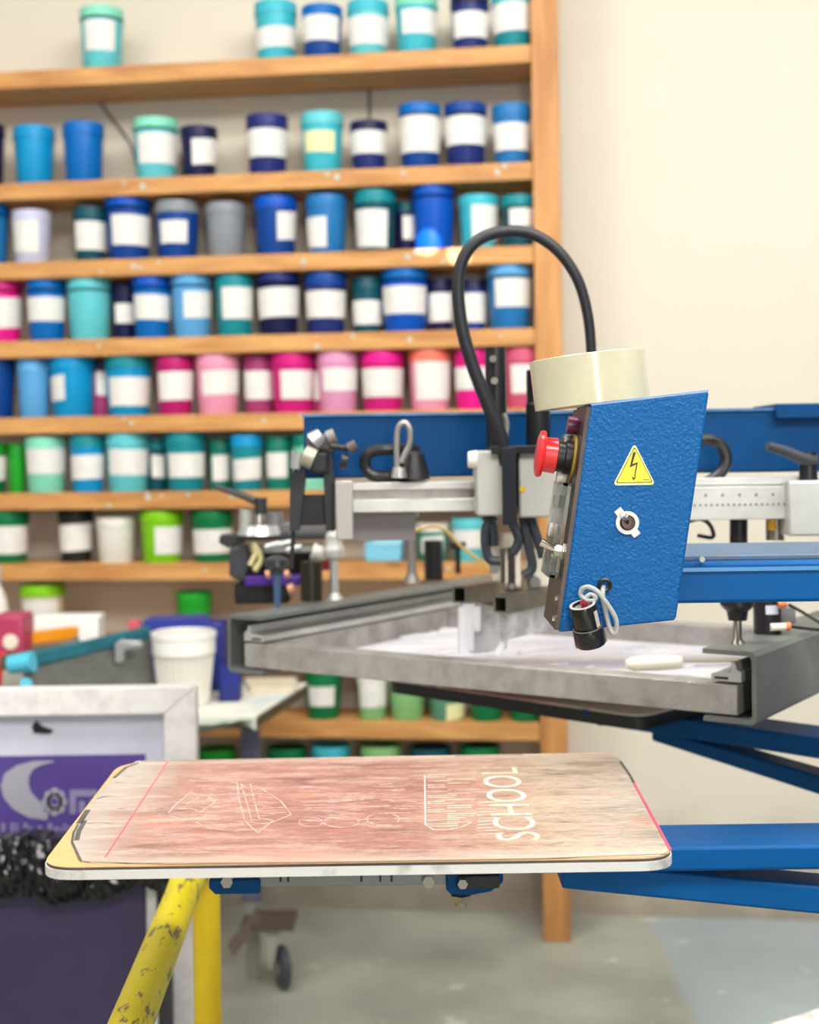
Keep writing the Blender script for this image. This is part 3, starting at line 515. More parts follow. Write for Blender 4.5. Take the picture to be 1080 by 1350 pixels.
# big word on the sheet, reading away from the viewer
cu = bpy.data.curves.new('word', 'FONT'); cu.body = 'SCHOOL'; cu.size = 1; cu.extrude = 0
to = bpy.data.objects.new('word', cu); C.objects.link(to)
dg = bpy.context.evaluated_depsgraph_get(); me = bpy.data.meshes.new_from_object(to.evaluated_get(dg)); bpy.data.objects.remove(to)
xs = [v.co.x for v in me.vertices]; ys = [v.co.y for v in me.vertices]
A = PH(714, 1108, ZT); Bp = PH(655, 1109, ZT); Cc = PH(692, 1012, ZT)
Lw = Cc.y-A.y; Hh = (A.x-Bp.x)
bm = B(); bm.from_mesh(me)
for v in bm.verts:
    u = (v.co.x-min(xs))/(max(xs)-min(xs)); vv = (v.co.y-min(ys))/(max(ys)-min(ys))
    v.co = Vector((A.x-Hh*vv, A.y+Lw*u, ZT+.0004))
    v.co.x += 0
obj('ghost_word', bm, mat('ghost_word_paint', (236, 228, 206), .7, col2=(204, 186, 162), vs=80, cut=(.45, .62)), pl, flat=True)
# hardware below the pallet
t = pl
obj('slide_rail', box(B(), P(300, 1160, 1.33).x, P(600, 1160, 1.33).x, 1.325, 1.345, P(450, 1166, 1.33).z, ZP-.0118), mat('grey_rail', (132, 134, 134), .4, .6), t, bevel=.001)
for xx in (368, 378, 475, 500, 515): 
    a = P(xx, 1160, 1.32); obj('rail_notch', box(B(), a.x, a.x+.002, 1.3235, 1.326, a.z-.003, a.z+.004), blkm, t)
for xx in (300, 565):
    a = P(xx, 1161, 1.32); obj('bolt', cyl(B(), a, a-Vector((0, .006, 0)), .006, n=6), chrome, t)
a = P(275, 1160, 1.32); b2 = P(343, 1179, 1.32)
obj('clamp_foot', prism(B(), [(a.x, 1.32, a.z), (b2.x, 1.32, a.z), (b2.x, 1.32, b2.z), (a.x+.006, 1.32, b2.z), (a.x, 1.32, b2.z+.006)], (0, .08, 0)), blued, t, bevel=.002)
a = P(588, 1150, 1.32); b2 = P(664, 1180, 1.32)
obj('clamp_foot', prism(B(), [(a.x, 1.32, a.z), (b2.x, 1.32, a.z), (b2.x, 1.32, b2.z+.012), (b2.x-.012, 1.32, b2.z+.003), (b2.x-.03, 1.32, b2.z), (a.x+.004, 1.32, b2.z+.001), (a.x, 1.32, b2.z+.006)], (0, .08, 0)), blued, t, bevel=.002)
obj('clamp_pad', box(B(), a.x+.012, b2.x-.004, 1.313, 1.32, a.z-.014, a.z-.002), blk, t, bevel=.001)
n0 = P(610, 1164, 1.31); obj('nut', cyl(B(), n0, n0-Vector((0, .005, 0)), .005, n=6), chrome, t)
n0 = P(608, 1179, 1.34); obj('nut', cyl(cyl(B(), n0, n0-Z0*.006, .011, n=6), n0-Z0*.006, n0-Z0*.011, .006, n=12), steel, t)

# ================================================================== SCREEN ON THE PRESS (second station)
R0 = PH(972, 904, H-.295); L0 = PH(322, 848, H-.295)
e1 = (L0-R0); LEN = e1.length; e1.normalize(); e2 = Vector((-e1.y, e1.x, 0)); e2 = e2 if e2.y > 0 else -e2
zs = H-.295; W2 = .58
O = Vector((R0.x, R0.y, zs))
sc_t = thing('printing_screen', 'aluminium framed printing screen smeared with white ink, clamped on the press', 'screen', O+e1*.4+e2*.29-Z0*.038)
bw = .038
for (a, b2, c2, d2) in ((0, LEN, 0, bw), (0, LEN, W2-bw, W2), (0, bw, bw, W2-bw), (LEN-bw, LEN, bw, W2-bw)):
    obj('frame_bar', fbox(B(), O, e1, e2, Z0, a, b2, c2, d2, -.038, 0), frm, sc_t, bevel=.0015)
mm = mat('inked_mesh', (240, 238, 242), .35, col2=(204, 200, 220), vs=3.5, cut=(.45, .62), scale=(1, 2.4, 1))
obj('mesh_fabric', fbox(B(), O, e1, e2, Z0, bw, LEN-bw, bw, W2-bw, -.0365, -.0355), mm, sc_t)
# ink ridges pushed over the mesh
bm = B(); rr = random.Random(5)
for k in range(16):
    x = .06+k*.047; y = .09+.05*math.sin(k*1.3)+(.25 if k % 3 == 0 else 0); l = rr.uniform(.06, .2)
    pts = [O+e1*(x+rr.uniform(-.01, .01)*j)+e2*(y+l*j/4)-Z0*.0345 for j in range(5)]
    tube(bm, pts, rr.uniform(.003, .007), n=8, k=3, r1=.002)
o = obj('ink_ridges', bm, inkw, sc_t); o['kind'] = 'stuff'
# clamps (C channels)
def channel(side, label):
    s = -1 if side == 'r' else 1
    o0 = O if side == 'r' else O+e1*LEN
    t = thing('screen_clamp', label, 'clamp', o0+e2*.4-Z0*.05)
    f = lambda x, y, z: o0+e1*(s*x)+e2*y+Z0*z
    top, bot = .045, -.0465; th = .006; out = .028; inn = -.042
    prof = [(inn, bot), (out-.006, bot), (out, bot+.006), (out, top-.006), (out-.006, top), (inn, top), (inn, top-th), (out-th-.004, top-th), (out-th, top-th-.004), (out-th, bot+th+.004), (out-th-.004, bot+th), (inn, bot+th)]
    y0 = -.008
    yl = 1.0
    obj('channel', prism(B(), [f(x, y0, z) for x, z in prof], e2*yl), galv, t)
    # clamp bar inside
    prof = [(-.036, .003), (.004, .003), (.004, .017), (-.002, .019), (-.004, .028), (-.009, .028), (-.009, .015), (-.036, .012)]
    obj('clamp_bar', prism(B(), [f(x, y0+.012, z) for x, z in prof], e2*(yl-.05)), alul, t, bevel=.0008)
    obj('clamp_slot', prism(B(), [f(x, y0+.0115, z) for x, z in [(-.031, .006), (-.013, .006), (-.013, .009), (-.031, .009)]], e2*.004), blk, t)
    return t, f, top
tr, fr, top = channel('r', 'grey channel clamp holding the right end of the inked screen')
tl, fll, top = channel('l', 'long grey channel clamp holding the left end of the inked screen')
zc = zs+.045
def on(px, py): return PH(px, py, zc)
# adjuster on the right clamp
p = on(973, 848)
obj('adjuster_rod', lathe(B(), p, Z0, [(0, 0), (.010, 0), (.006, .006), (.005, .04), (.008, .045), (0, .045)], 16), steel, tr)
obj('adjuster_knob', lathe(B(), p+Z0*.03, Z0, [(0, 0), (.012, 0), (.014, .012), (.019, .016), (.022, .02), (.022, .032), (0, .034)], 24), blk, tr)
p = on(1012, 835)
kn = obj('air_cylinder', lathe(B(), p, Z0, [(0, 0), (.018, 0), (.0185, .002), (.0185, .055), (0, .056)], 24), blk, tr)
bm = B(); base = math.atan2(-p.y, -p.x)
for k in range(6):
    a, a2 = base-.1+k*.16, base-.1+(k+1)*.16
    prism(bm, [p+Vector((math.cos(q)*.0188, math.sin(q)*.0188, z)) for q, z in ((a, .028), (a2, .028), (a2, .04), (a, .04))], Vector((math.cos(a), math.sin(a), 0))*.0006)
obj('label', bm, mat('silver_label', (206, 210, 224), .35), kn)
q = P(1016, 827, p.y-.02); q2 = P(1036, 826, p.y-.02)
obj('air_fitting', cyl(B(), q, q2, .005, n=14), creamp, tr); obj('fitting_ring', cyl(B(), q2, q2+Vector((.006, 0, 0)), .006, n=14), mat('orange_plastic', (226, 120, 70), .4), tr)
q = P(1026, 797, p.y-.02); q2 = P(1036, 795, p.y-.02)
obj('fitting_ring', cyl(B(), q, q2, .006, n=14), MATS['orange_plastic'], tr)
obj('air_line', tube(B(), [P(1040, 797, p.y-.02), P(1060, 808, p.y-.02), P(1090, 826, p.y-.03), P(1150, 860, p.y)], .0022, n=8), blkm, tr)
obj('air_line', tube(B(), [P(1042, 826, p.y-.02), P(1066, 829, p.y), P(1100, 832, p.y+.02), P(1160, 838, p.y+.04)], .0022, n=8), blkm, tr)
obj('valve_body', pbox(B(), 1028, 800, 1050, 822, p.y, .02), mat('smoky_plastic', (120, 120, 118), .4), tr, bevel=.002)
# posts on the left clamp
p = on(441, 790)
obj('adjuster_rod', lathe(B(), p, Z0, [(0, 0), (.016, 0), (.008, .012), (.0075, .07), (.018, .074), (.02, .082), (.018, .09), (.015, .096), (.015, .112), (.011, .116), (.010, .125), (.008, .128), (.008, .15), (0, .152)], 18), alul, tl)
p = on(411, 792); obj('guide_cylinder', lathe(B(), p, Z0, [(0, 0), (.019, 0), (.019, .068), (0, .069)], 22), mat('bronze_black', (54, 50, 36), .35, .5), tl)
p = on(366, 800)
obj('adjuster_rod', lathe(B(), p, Z0, [(0, 0), (.005, 0), (.006, .02), (.006, .055), (0, .056)], 14), mat('blue_grey_rod', (66, 96, 130), .4), tl)
obj('adjuster_knob', lathe(B(), p+Z0*.055, Z0, [(0, 0), (.008, 0), (.012, .008), (.02, .012), (.02, .024), (.008, .03), (0, .03)], 20), mat('dark_metal', (74, 78, 82), .3, .6), tl)
p = on(572, 764); obj('guide_cylinder', lathe(B(), p, Z0, [(0, 0), (.019, 0), (.019, .078), (0, .08)], 22), blk, tl)
p = on(543, 768); obj('support_post', lathe(B(), p, Z0, [(0, 0), (.018, 0), (.012, .012), (.009, .02), (.009, .12), (.016, .13), (.016, .145), (0, .145)], 16), mat('grey_metal', (120, 118, 112), .4, .5), tl)
p = on(604, 756); obj('support_post', lathe(B(), p, Z0, [(0, 0), (.006, 0), (.006, .05), (.018, .052), (.018, .066), (0, .066)], 14), blk, tl)
obj('air_line', tube(B(), [P(545, 700, 2.5), P(580, 695, 2.5), P(610, 722, 2.5), P(640, 745, 2.5), P(655, 765, 2.5)], .003, n=8), mat('ochre_hose', (176, 146, 80), .5), tl)
# spatula handle lying on the near frame bar
p = PH(824, 886, zs); q = PH(902, 883, zs)
d = (q-p).normalized()
bm = B(); 
lathe(bm, p+Z0*.0105, d, [(0, 0), (.006, .002), (.0095, .012), (.0105, .04), (.0095, .07), (.0085, .078), (0, .079)], 18)
sp_t = thing('ink_spatula', 'ink spatula with cream plastic handle lying on the screen frame near its right end', 'spatula', p)
obj('handle', bm, creamp, sp_t)
bm = B(); a = p+d*.079+Z0*.0105; n = Vector((-d.y, d.x, 0)); prism(bm, [a-n*.003, a+d*.04-n*.012, a+d*.14-n*.014, a+d*.14+n*.014, a+d*.04+n*.012, a+n*.003], (0, 0, .0012)); obj('blade', bm, steel, sp_t)
# second pallet below the screen and its arm
def board(o0, ex, ey, x0, x1, y0, y1, zt, t, dark):
    pts = [o0+ex*x0+ey*y0, o0+ex*x1+ey*y0, o0+ex*x1+ey*y1, o0+ex*x0+ey*y1]
    for p_ in pts: p_.z = 0
    for nm, za_, zb_, mt in dark: obj(nm, prism(B(), [Vector((v.x, v.y, zt+za_)) for v in rounded(pts, .035, 6)], (0, 0, zb_-za_)), mt, t)
pA = PH(830, 938, ZP); pB = PH(600, 905, ZP)
ex = (pB-pA).normalized(); ey = Vector((-ex.y, ex.x, 0)); ey = ey if ey.y > 0 else -ey
t = thing('pallet', 'dark-edged pallet below the inked screen, seen edge-on', 'platen', pA+ex*.25+ey*.2)
board(pA, ex, ey, -.02, .5, 0, .41, ZP-.004, t, [('metal_plate', -.022, -.008, blk), ('rubber_layer', -.008, -.003, blkm), ('paper_sheet', -.003, 0, pmat)])
c0 = pA+ex*.02+ey*.06
q = P(795, 938, pA.y+.05)
obj('clamp_foot', prism(B(), [q+Vector((-.03, 0, .003)), q+Vector((.04, 0, .003)), q+Vector((.045, 0, -.006)), q+Vector((.02, 0, -.013)), q+Vector((-.02, 0, -.012))], (0, .06, 0)), blued, t)
obj('clamp_bolt', cyl(B(), q+Vector((0, .02, -.024)), q+Vector((0, .02, 0)), .006, n=10), blk, t)
t = thing('carousel_arm', 'dark blue arm and brace under the inked screen, running to the right edge', 'machine arm', pA-ex*.2)
c0 = pA+ey*.12; 
obj('arm_tube', fbox(B(), Vector((c0.x, c0.y, 0)), -ex, ey, Z0, -.15, .76, 0, .085, ZP-.056, ZP-.027), blued, t, bevel=.003)
o0 = Vector((c0.x, c0.y, 0))+ey*.01
bm = B(); prism(bm, [o0-ex*x+Z0*z for x, z in ((-.05, ZP-.05), (.76, ZP-.145), (.76, ZP-.183), (-.05, ZP-.07))], ey*.045); obj('brace', bm, blued, t, bevel=.003)
# third pallet, only its corner shows at the bottom right
qa = PH(1020, 1350, ZP); dn = Vector((.85, .527, 0)); nn = Vector((dn.y, -dn.x, 0))
t = thing('pallet', 'pallet with white speckled surface showing only its corner at the bottom right', 'platen', qa+nn*.2)
board(qa, dn, nn, -.5, .25, 0, .4, ZP, t, [('metal_plate', -.0165, -.006, MATS['white_worn_edge']), ('rubber_layer', -.006, -.002, MATS['dark_rubber_layer']), ('paper_sheet', -.002, 0, mat('speckled_paper', (226, 216, 206), .7, col2=(150, 140, 128), vs=40, cut=(.5, .64)))])
t = thing('carousel_arm', 'blue arm under the speckled corner pallet, beyond the frame', 'machine arm', qa+nn*.2+dn*.3)
o0 = Vector((qa.x, qa.y, 0))+nn*.16
obj('arm_tube', fbox(B(), o0, dn, nn, Z0, -.2, .72, 0, .085, ZP-.045, ZP-.017), blue, t, bevel=.003)

# ================================================================== RAIL AND PRINT HEAD
t = thing('carriage_rail', 'pale aluminium carriage rail with rows of holes hung below the blue beam', 'rail', P(800, 660, 1.95))
a = P(443, 633, 1.92); b2 = P(1060, 673, 1.92)
zt_, zb_ = P(640, 634, 1.92).z, P(640, 674, 1.92).z
obj('rail_web', box(B(), a.x+.01, 1.1, 1.93, 1.97, zb_+.006, zt_-.004), alu, t)
obj('rail_lip', box(B(), a.x, .6, 1.918, 1.97, zt_-.011, zt_), alul, t, bevel=.001)
obj('rail_lip', box(B(), a.x+.02, .6, 1.918, 1.97, zb_, zb_+.019), alul, t, bevel=.002)
a2 = P(905, 642, 1.90); b3 = P(1042, 684, 1.90)
obj('scale_bar', box(B(), a2.x-.12, b3.x, 1.90, 1.917, b3.z, a2.z), alul, t, bevel=.001)
bm = B()
for k in range(22):
    x = a2.x-.02+k*.0078
    c_ = Vector((x, 1.8995, (a2.z*.45+b3.z*.55))); cyl(bm, c_, c_+Vector((0, -.0006, 0)), .0017, n=8)
    if k % 3 == 0:
        c_ = Vector((x, 1.8995, a2.z-.012)); cyl(bm, c_, c_+Vector((0, -.0006, 0)), .002, n=8)
obj('scale_marks', bm, mat('scale_mark_grey', (110, 110, 110), .6), t)
obj('end_block', pbox(B(), 1040, 634, 1120, 706, 1.88, .09), alul, t, bevel=.003)
obj('end_bracket', pbox(B(), 442, 634, 466, 712, 1.90, .02), mat('grey_bracket', (168, 164, 158), .45, .4), t, bevel=.002)
obj('back_plate', pbox(B(), 465, 668, 548, 712, 1.95, .01), mat('dull_grey_plate', (116, 112, 112), .5, .3), t)
lv = P(1064, 600, 1.9)
obj('lever_stem', cyl(B(), P(1066, 634, 1.91), P(1066, 596, 1.91), .013, .011, n=16), blk, t)
obj('lever_arm', tube(B(), [P(1012, 588, 1.88), P(1035, 595, 1.89), P(1062, 606, 1.9), P(1072, 606, 1.91)], .006, n=10, r1=.010), mat('dark_grey_handle', (64, 66, 70), .45), t)
def loop(pts, r, label, Y):
    return tag(obj('handle_loop', tube(B(), [P(x, y, Y+dy) for x, y, dy in pts], r, n=10), blk), label, 'handle')
loop([(900, 640, .04), (930, 637, 0), (953, 620, 0), (957, 600, 0), (945, 583, 0), (920, 580, 0), (895, 590, .04)], .0085, 'curved black loop handle right of the control box, in front of the beam', 1.94)
loop([(560, 626, .03), (500, 628, 0), (484, 620, 0), (482, 604, 0), (492, 595, 0), (520, 592, 0), (548, 593, .03)], .0085, 'curved black loop handle on the beam left of the print head', 1.94)
p0 = P(974, 682, 1.94); p1 = P(974, 716, 1.94); obj('stop_cylinder', cyl(B(), p0, p1, .0125, n=18), blk, t)
p0 = P(1022, 682, 1.94); p1 = P(1022, 712, 1.94); obj('stop_cylinder', cyl(B(), p0, p1, .013, n=18), steel, t); p0 = P(1018, 684, 1.925); p1 = P(1018, 699, 1.925); obj('yellow_fitting', cyl(B(), p0, p1, .006, n=14), mat('amber_plastic', (222, 168, 30), .35), t)
obj('loose_cable', tube(B(), [P(900, 690, 1.95), P(922, 684, 1.94), P(936, 692, 1.94), P(940, 708, 1.94), P(920, 706, 1.95)], .003, n=8), blkm, t)
# grey ring pull beside the handle
t = thing('ring_pull', 'silver wire loop with black cone knob standing on the rail', 'fitting', P(530, 630, 1.9))
obj('wire_loop', tube(B(), [P(524, 622, 1.9), P(523, 590, 1.9), P(525, 565, 1.9), P(533, 557, 1.9), P(540, 566, 1.9), P(540, 585, 1.9), P(534, 598, 1.9), P(529, 610, 1.9)], .0042, n=8), alu, t)
obj('wire_collar', cyl(B(), P(526, 630, 1.9), P(526, 616, 1.9), .012, .009, n=14), alu, t)
obj('cone_knob', lathe(B(), P(545, 632, 1.93), Z0, [(0, 0), (.024, 0), (.022, .01), (.016, .035), (.010, .04), (0, .04)], 20), blk, t)
# print head
t = thing('printing_carriage', 'pale grey printing carriage with two housings and black cylinders before the blue beam', 'machine', P(680, 680, 1.9))
hs = obj('housing', pbox(B(), 628, 594, 681, 680, 1.86, .10), greyb, t, bevel=.003)
obj('housing', pbox(B(), 684, 596, 738, 682, 1.86, .10), greyb, t, bevel=.003)
obj('centre_bar', pbox(B(), 662, 590, 682, 692, 1.845, .012), mat('dark_blue_bar', (8, 13, 26), .5), t, bevel=.001)
obj('top_plate', pbox(B(), 648, 588, 738, 597, 1.85, .12), blk, t, bevel=.001)
obj('side_knob', cyl(B(), P(629, 606, 1.87), P(617, 606, 1.87), .013, .011, n=16), whitep, t)
obj('yellow_dot', cyl(B(), P(689, 645, 1.8595), P(689, 645, 1.859), .004, n=12), yelc, t)
a = P(655, 590, 1.9); b2 = P(656, 458, 1.9)
cy1 = obj('air_cylinder', cyl(B(), a, Vector((a.x, a.y, b2.z)), .0145, n=22), blk, t)
obj('cylinder_fitting', cyl(B(), P(650, 473, 1.882), P(650, 473, 1.875), .005, n=12), chrome, cy1); obj('cylinder_fitting', cyl(B(), P(652, 502, 1.882), P(652, 502, 1.875), .005, n=12), steel, cy1)
a = P(710, 590, 1.9); b2 = P(710, 488, 1.9)
obj('air_cylinder', lathe(B(), a, Z0, [(0, 0), (.017, 0), (.017, .06), (.0155, .062), (.0155, (b2-a).z), (0, (b2-a).z)], 22), blk, t)
obj('head_strap', tube(B(), [P(664, 590, 1.87), P(668, 560, 1.87), P(664, 545, 1.87)], .004, n=8), alu, t)
for pts in ([(652, 680), (640, 700), (644, 735), (660, 740)], [(690, 682), (696, 715), (702, 748), (690, 760)], [(700, 682), (712, 720), (716, 735)], [(640, 680), (650, 696), (652, 720)], [(676, 690), (684, 712), (676, 730)]):
    obj('cable', tube(B(), [P(x, y, 1.88) for x, y in pts], .0065, n=8), mat('dark_cable', (44, 52, 60), .5), t)
hose = [(668, 612), (660, 575), (640, 525), (621, 475), (608, 425), (604, 375), (612, 338), (635, 314), (668, 305), (703, 309), (735, 330), (760, 365), (773, 405), (779, 450), (780, 500), (779, 545)]
tag(obj('air_hose', tube(B(), [P(x, y, 1.86-.02*math.sin(i/15*3.14)) for i, (x, y) in enumerate(hose)], .0098, n=14, r1=.0066), mat('black_hose', (26, 28, 34), .45)), 'thick black air hose arching above the print head in front of the shelves', 'hose')

# squeegee and flood bar
def along(p, d, l): return p+d*l
def sqtube(bm, p, d, l, w, h, th):
    n = Vector((d.y, -d.x, 0)); o0 = p
    for x0, x1, z0, z1 in ((-w/2, w/2, h/2-th, h/2), (-w/2, w/2, -h/2, -h/2+th), (-w/2, -w/2+th, -h/2+th, h/2-th), (w/2-th, w/2, -h/2+th, h/2-th)):
        fbox(bm, o0, n, d, Z0, x0, x1, 0, l, z0, z1)
    return bm
t = thing('squeegee', 'shiny square-tube squeegee bar with white ink on its blade, nearer of the two bars', 'squeegee', P(660, 860, 2.0))
pn = P(660, 797, 1.98)
obj('bar', sqtube(B(), pn, e2, .40, .024, .026, .003), steel, t)
obj('blade', fbox(B(), pn, Vector((e2.y, -e2.x, 0)), e2, Z0, -.007, .005, .01, .38, -.052, -.012), mat('inked_blade', (178, 178, 176), .25, .3, col2=(236, 236, 238), vs=12, cut=(.42, .58)), t)
obj('bracket', pbox(B(), 700, 722, 742, 782, 2.10, .01), steel, t, bevel=.001)
obj('clamp_screw', cyl(B(), P(706, 768, 2.10), P(706, 768, 2.085), .009, n=16), alul, t)
t = thing('flood_bar', 'shiny square-tube flood bar dripping with white ink, further of the two bars', 'flood bar', P(610, 860, 2.1))
pf = P(606, 784, 2.10)
obj('bar', sqtube(B(), pf, e2, .36, .025, .027, .003), steel, t)
bl = obj('blade', prism(B(), [P(606, 794, 2.09), P(660, 808, 2.05), P(655, 858, 2.05), P(628, 862, 2.07), P(607, 858, 2.09)], e2*.03), MATS['inked_blade'], t)
bm = B()
for (x, y0, y1, r, r_) in ((609, 800, 860, .006, .009), (618, 796, 858, .010, .006), (628, 800, 832, .008, .005)):
    tube(bm, [P(x, y0, 2.06), P(x+1, (y0+y1)/2, 2.055), P(x+2, y1, 2.05)], r, n=10, r1=r_)
obj('ink_drips', bm, inkw, bl); obj('ink_drip', tube(B(), [P(667, 838, 2.0), P(662, 850, 2.0), P(655, 864, 2.0)], .003, n=8, r1=.006), inkw, t)
obj('bracket', pbox(B(), 665, 716, 688, 780, 2.08, .006), mat('bracket_steel', (150, 142, 130), .25, .8), t, bevel=.001)
obj('bracket_side', pbox(B(), 670, 722, 680, 778, 2.074, .006), mat('dark_slot', (62, 54, 46), .4), t)
obj('bracket_cap', pbox(B(), 663, 703, 688, 722, 2.07, .02), creamp, t, bevel=.003)
obj('side_plate', prism(B(), [P(641, 726, 2.12), P(668, 722, 2.12), P(668, 768, 2.12), P(650, 766, 2.12)], (0, .008, 0)), steel, t)
obj('side_plate', prism(B(), [P(690, 740, 2.12), P(740, 735, 2.12), P(740, 778, 2.12), P(698, 780, 2.12)], (0, .008, 0)), mat('tan_steel', (172, 164, 150), .35, .6), t)
obj('clamp_screw', cyl(B(), P(652, 750, 2.118), P(652, 750, 2.10), .008, n=16), alul, t); obj('clamp_screw', cyl(B(), P(675, 773, 2.08), P(675, 773, 2.066), .005, n=14), alul, t)

# ================================================================== SECOND PRINT HEAD FRAME (left, behind the left clamp)
silv = mat('silver_parts', (190, 192, 192), .3, .6)
darkg = mat('charcoal_metal', (46, 48, 52), .45, .3)
YL = 1.95
t = thing('clamp_lever_frame', 'black legged lever frame with grey clamp head at the left end of the blue beam', 'machine', P(415, 690, YL))
def pb(n, x0, y0, x1, y1, dy, d, m_, bv=.002): return obj(n, pbox(B(), x0, y0, x1, y1, YL+dy, d), m_, t, bevel=bv)
def pcyl(n, x0, y0, x1, y1, r, m_, dy=0, r1=None): return obj(n, cyl(B(), P(x0, y0, YL+dy), P(x1, y1, YL+dy), r, r1, n=16), m_, t)
obj('frame_leg', prism(B(), [P(390, 612, YL), P(404, 606, YL), P(401, 640, YL), P(394, 700, YL), P(382, 700, YL), P(382, 650, YL)], (0, .03, 0)), darkg, t)
obj('frame_leg', prism(B(), [P(424, 585, YL), P(436, 590, YL), P(441, 640, YL), P(441, 700, YL), P(430, 700, YL)], (0, .045, 0)), darkg, t)
pb('black_panel', 392, 653, 436, 692, .02, .02, blk)
pb('clamp_head', 403, 572, 440, 596, -.01, .055, mat('grey_clamp', (96, 94, 92), .45, .4), .006); pb('clamp_head', 408, 594, 434, 625, -.015, .06, darkg, .006)
pcyl('clamp_cap', 412, 582, 424, 573, .013, silv, -.02, .010); pcyl('clamp_cap', 432, 578, 442, 574, .011, mat('grey_cap', (130, 126, 122), .4, .4), -.02)
pcyl('clamp_knuckle', 400, 600, 414, 606, .015, mat('beige_metal', (160, 156, 140), .4, .3), -.03); pcyl('clamp_knuckle', 389, 618, 394, 596, .007, silv, -.03, .011)
pcyl('lever_arm', 437, 588, 464, 592, .004, blk, -.03); pcyl('lever_ball', 459, 592, 470, 586, .008, mat('worn_knob', (84, 74, 74), .4), -.035)
pcyl('lever_ball', 450, 607, 458, 609, .012, blk, -.035, .010)
obj('hanging_rod', cyl(B(), P(387, 700, YL+.01), P(384, 750, YL+.01), .003, n=8), blkm, t)
YL = 2.42
t = thing('rear_lever_assembly', 'dark lever assembly with silver discs and ink tray behind the left screen clamp', 'machine', P(350, 796, YL))
pb('cross_rail', 322, 691, 452, 706, .02, .04, mat('rail_grey', (116, 112, 112), .4, .5)); pb('cross_rail', 312, 704, 430, 711, -.01, .03, darkg)
pb('cross_rail', 340, 718, 425, 728, .01, .02, mat('pale_rail', (168, 170, 160), .4, .4))
obj('lever_arm', tube(B(), [P(283, 642, YL), P(310, 650, YL), P(335, 660, YL), P(346, 668, YL)], .0045, n=8, r1=.008), darkg, t)
pcyl('lever_pivot', 344, 656, 344, 678, .011, darkg, -.01)
pcyl('silver_stem', 342, 678, 342, 692, .009, chrome, -.01); pcyl('silver_disc', 342, 693, 342, 705, .034, silv, 0, .04)
pcyl('silver_spool', 324, 672, 324, 700, .012, mat('pale_spool', (176, 178, 168), .4, .3), .03); pcyl('silver_spool', 362, 676, 362, 700, .018, mat('smoky_spool', (120, 118, 116), .4, .3), .03)
obj('side_lever', prism(B(), [P(290, 705, YL), P(318, 703, YL), P(322, 716, YL), P(300, 722, YL), P(288, 716, YL)], (0, .03, 0)), darkg, t, bevel=.003)
obj('side_bracket', prism(B(), [P(302, 722, YL), P(326, 718, YL), P(330, 745, YL), P(322, 768, YL), P(302, 760, YL)], (0, .04, 0)), mat('blue_black', (52, 56, 64), .4), t, bevel=.004)
for x, y, l in ((350, 722, 18), (362, 720, 22), (378, 726, 20)): pcyl('clamp_roller', x, y, x+l, y-5, .006, silv, -.03)
obj('air_line', tube(B(), [P(330, 745, YL-.02), P(337, 728, YL-.02), P(334, 716, YL-.02), P(344, 736, YL-.02), P(336, 752, YL-.02)], .005, n=8), mat('beige_hose', (206, 194, 140), .5), t)
pb('ink_tray', 308, 768, 382, 796, .02, .06, blk, .006); pb('purple_strip', 322, 760, 396, 772, .0, .06, mat('purple_plastic', (74, 30, 142), .4), .003)
pb('rear_plate', 318, 728, 420, 764, .08, .01, mat('near_black_grey', (40, 38, 36), .6))  # near-black plate at the back of the assembly
pcyl('copper_knob', 380, 778, 388, 776, .010, mat('copper', (208, 150, 120), .4, .2), -.02); pcyl('copper_knob', 376, 758, 382, 756, .008, MATS['copper'], -.02); pcyl('copper_knob', 351, 758, 356, 757, .008, MATS['copper'], -.02)
pb('red_block', 422, 738, 434, 752, .03, .02, mat('maroon', (130, 26, 32), .5)); obj('white_cap', cyl(B(), P(412, 726, YL), P(430, 732, YL), .016, .010, n=16), whitep, t)

# ================================================================== CONTROL BOX
YB = 1.35
t = cb = thing('control_box', 'blue hammered-paint control box with warning sticker, red stop button and hanging connector', 'control box', P(840, 830, YB+.08))
pts = [P(780, 534, YB), P(934, 516, YB), P(935, 519, YB), P(892, 814, YB), P(889, 818, YB), P(737, 834, YB)]
obj('housing', prism(B(), pts, (0, .118, 0)), bluebox, t, bevel=.0022)
obj('top_edge_highlight', prism(B(), [P(779, 533, YB+.001)+Vector((0, 0, .0005)), P(934, 514.5, YB+.001)+Vector((0, 0, .0005)), P(934, 517, YB), P(780, 535, YB)], (0, .114, 0)), mat('highlight_blue', (60, 110, 156), .4, 0), t)  # paler strip, paints in the highlight along the top edge
vt = P(780, 534, YB); vb = P(737, 834, YB); pd = (vb-vt).normalized(); pnrm = Vector((pd.z, 0, -pd.x)); pnrm = pnrm if pnrm.x < 0 else -pnrm
PL = (vb-vt).length
Yv = Vector((0, 1, 0))
obj('front_panel', fbox(B(), vt, Yv, pd, pnrm, .002, .116, .002, PL-.002, 0, .004), mat('dark_panel', (34, 28, 30), .35, .3, col2=(74, 62, 56), vs=18), t, label='dark metal front panel')
gl = mat('clear_acrylic', (225, 230, 226), .12, trans=.97); gl.node_tree.nodes['Principled BSDF'].inputs['IOR'].default_value = 1.12
cov = fbox(B(), vt, Yv, pd, pnrm, .035, .112, .080, PL*.78, .004, .0075)
fbox(cov, vt, Yv, pd, pnrm, .035, .038, .080, PL*.78, .0075, .0125); fbox(cov, vt, Yv, pd, pnrm, .109, .112, .080, PL*.78, .0075, .0125)
fbox(cov, vt, Yv, pd, pnrm, .035, .112, .080, .083, .0075, .0125); fbox(cov, vt, Yv, pd, pnrm, .035, .112, PL*.78-.003, PL*.78, .0075, .0125); fbox(cov, vt, Yv, pd, pnrm, .035, .112, .080, PL*.78, .0125, .0145)
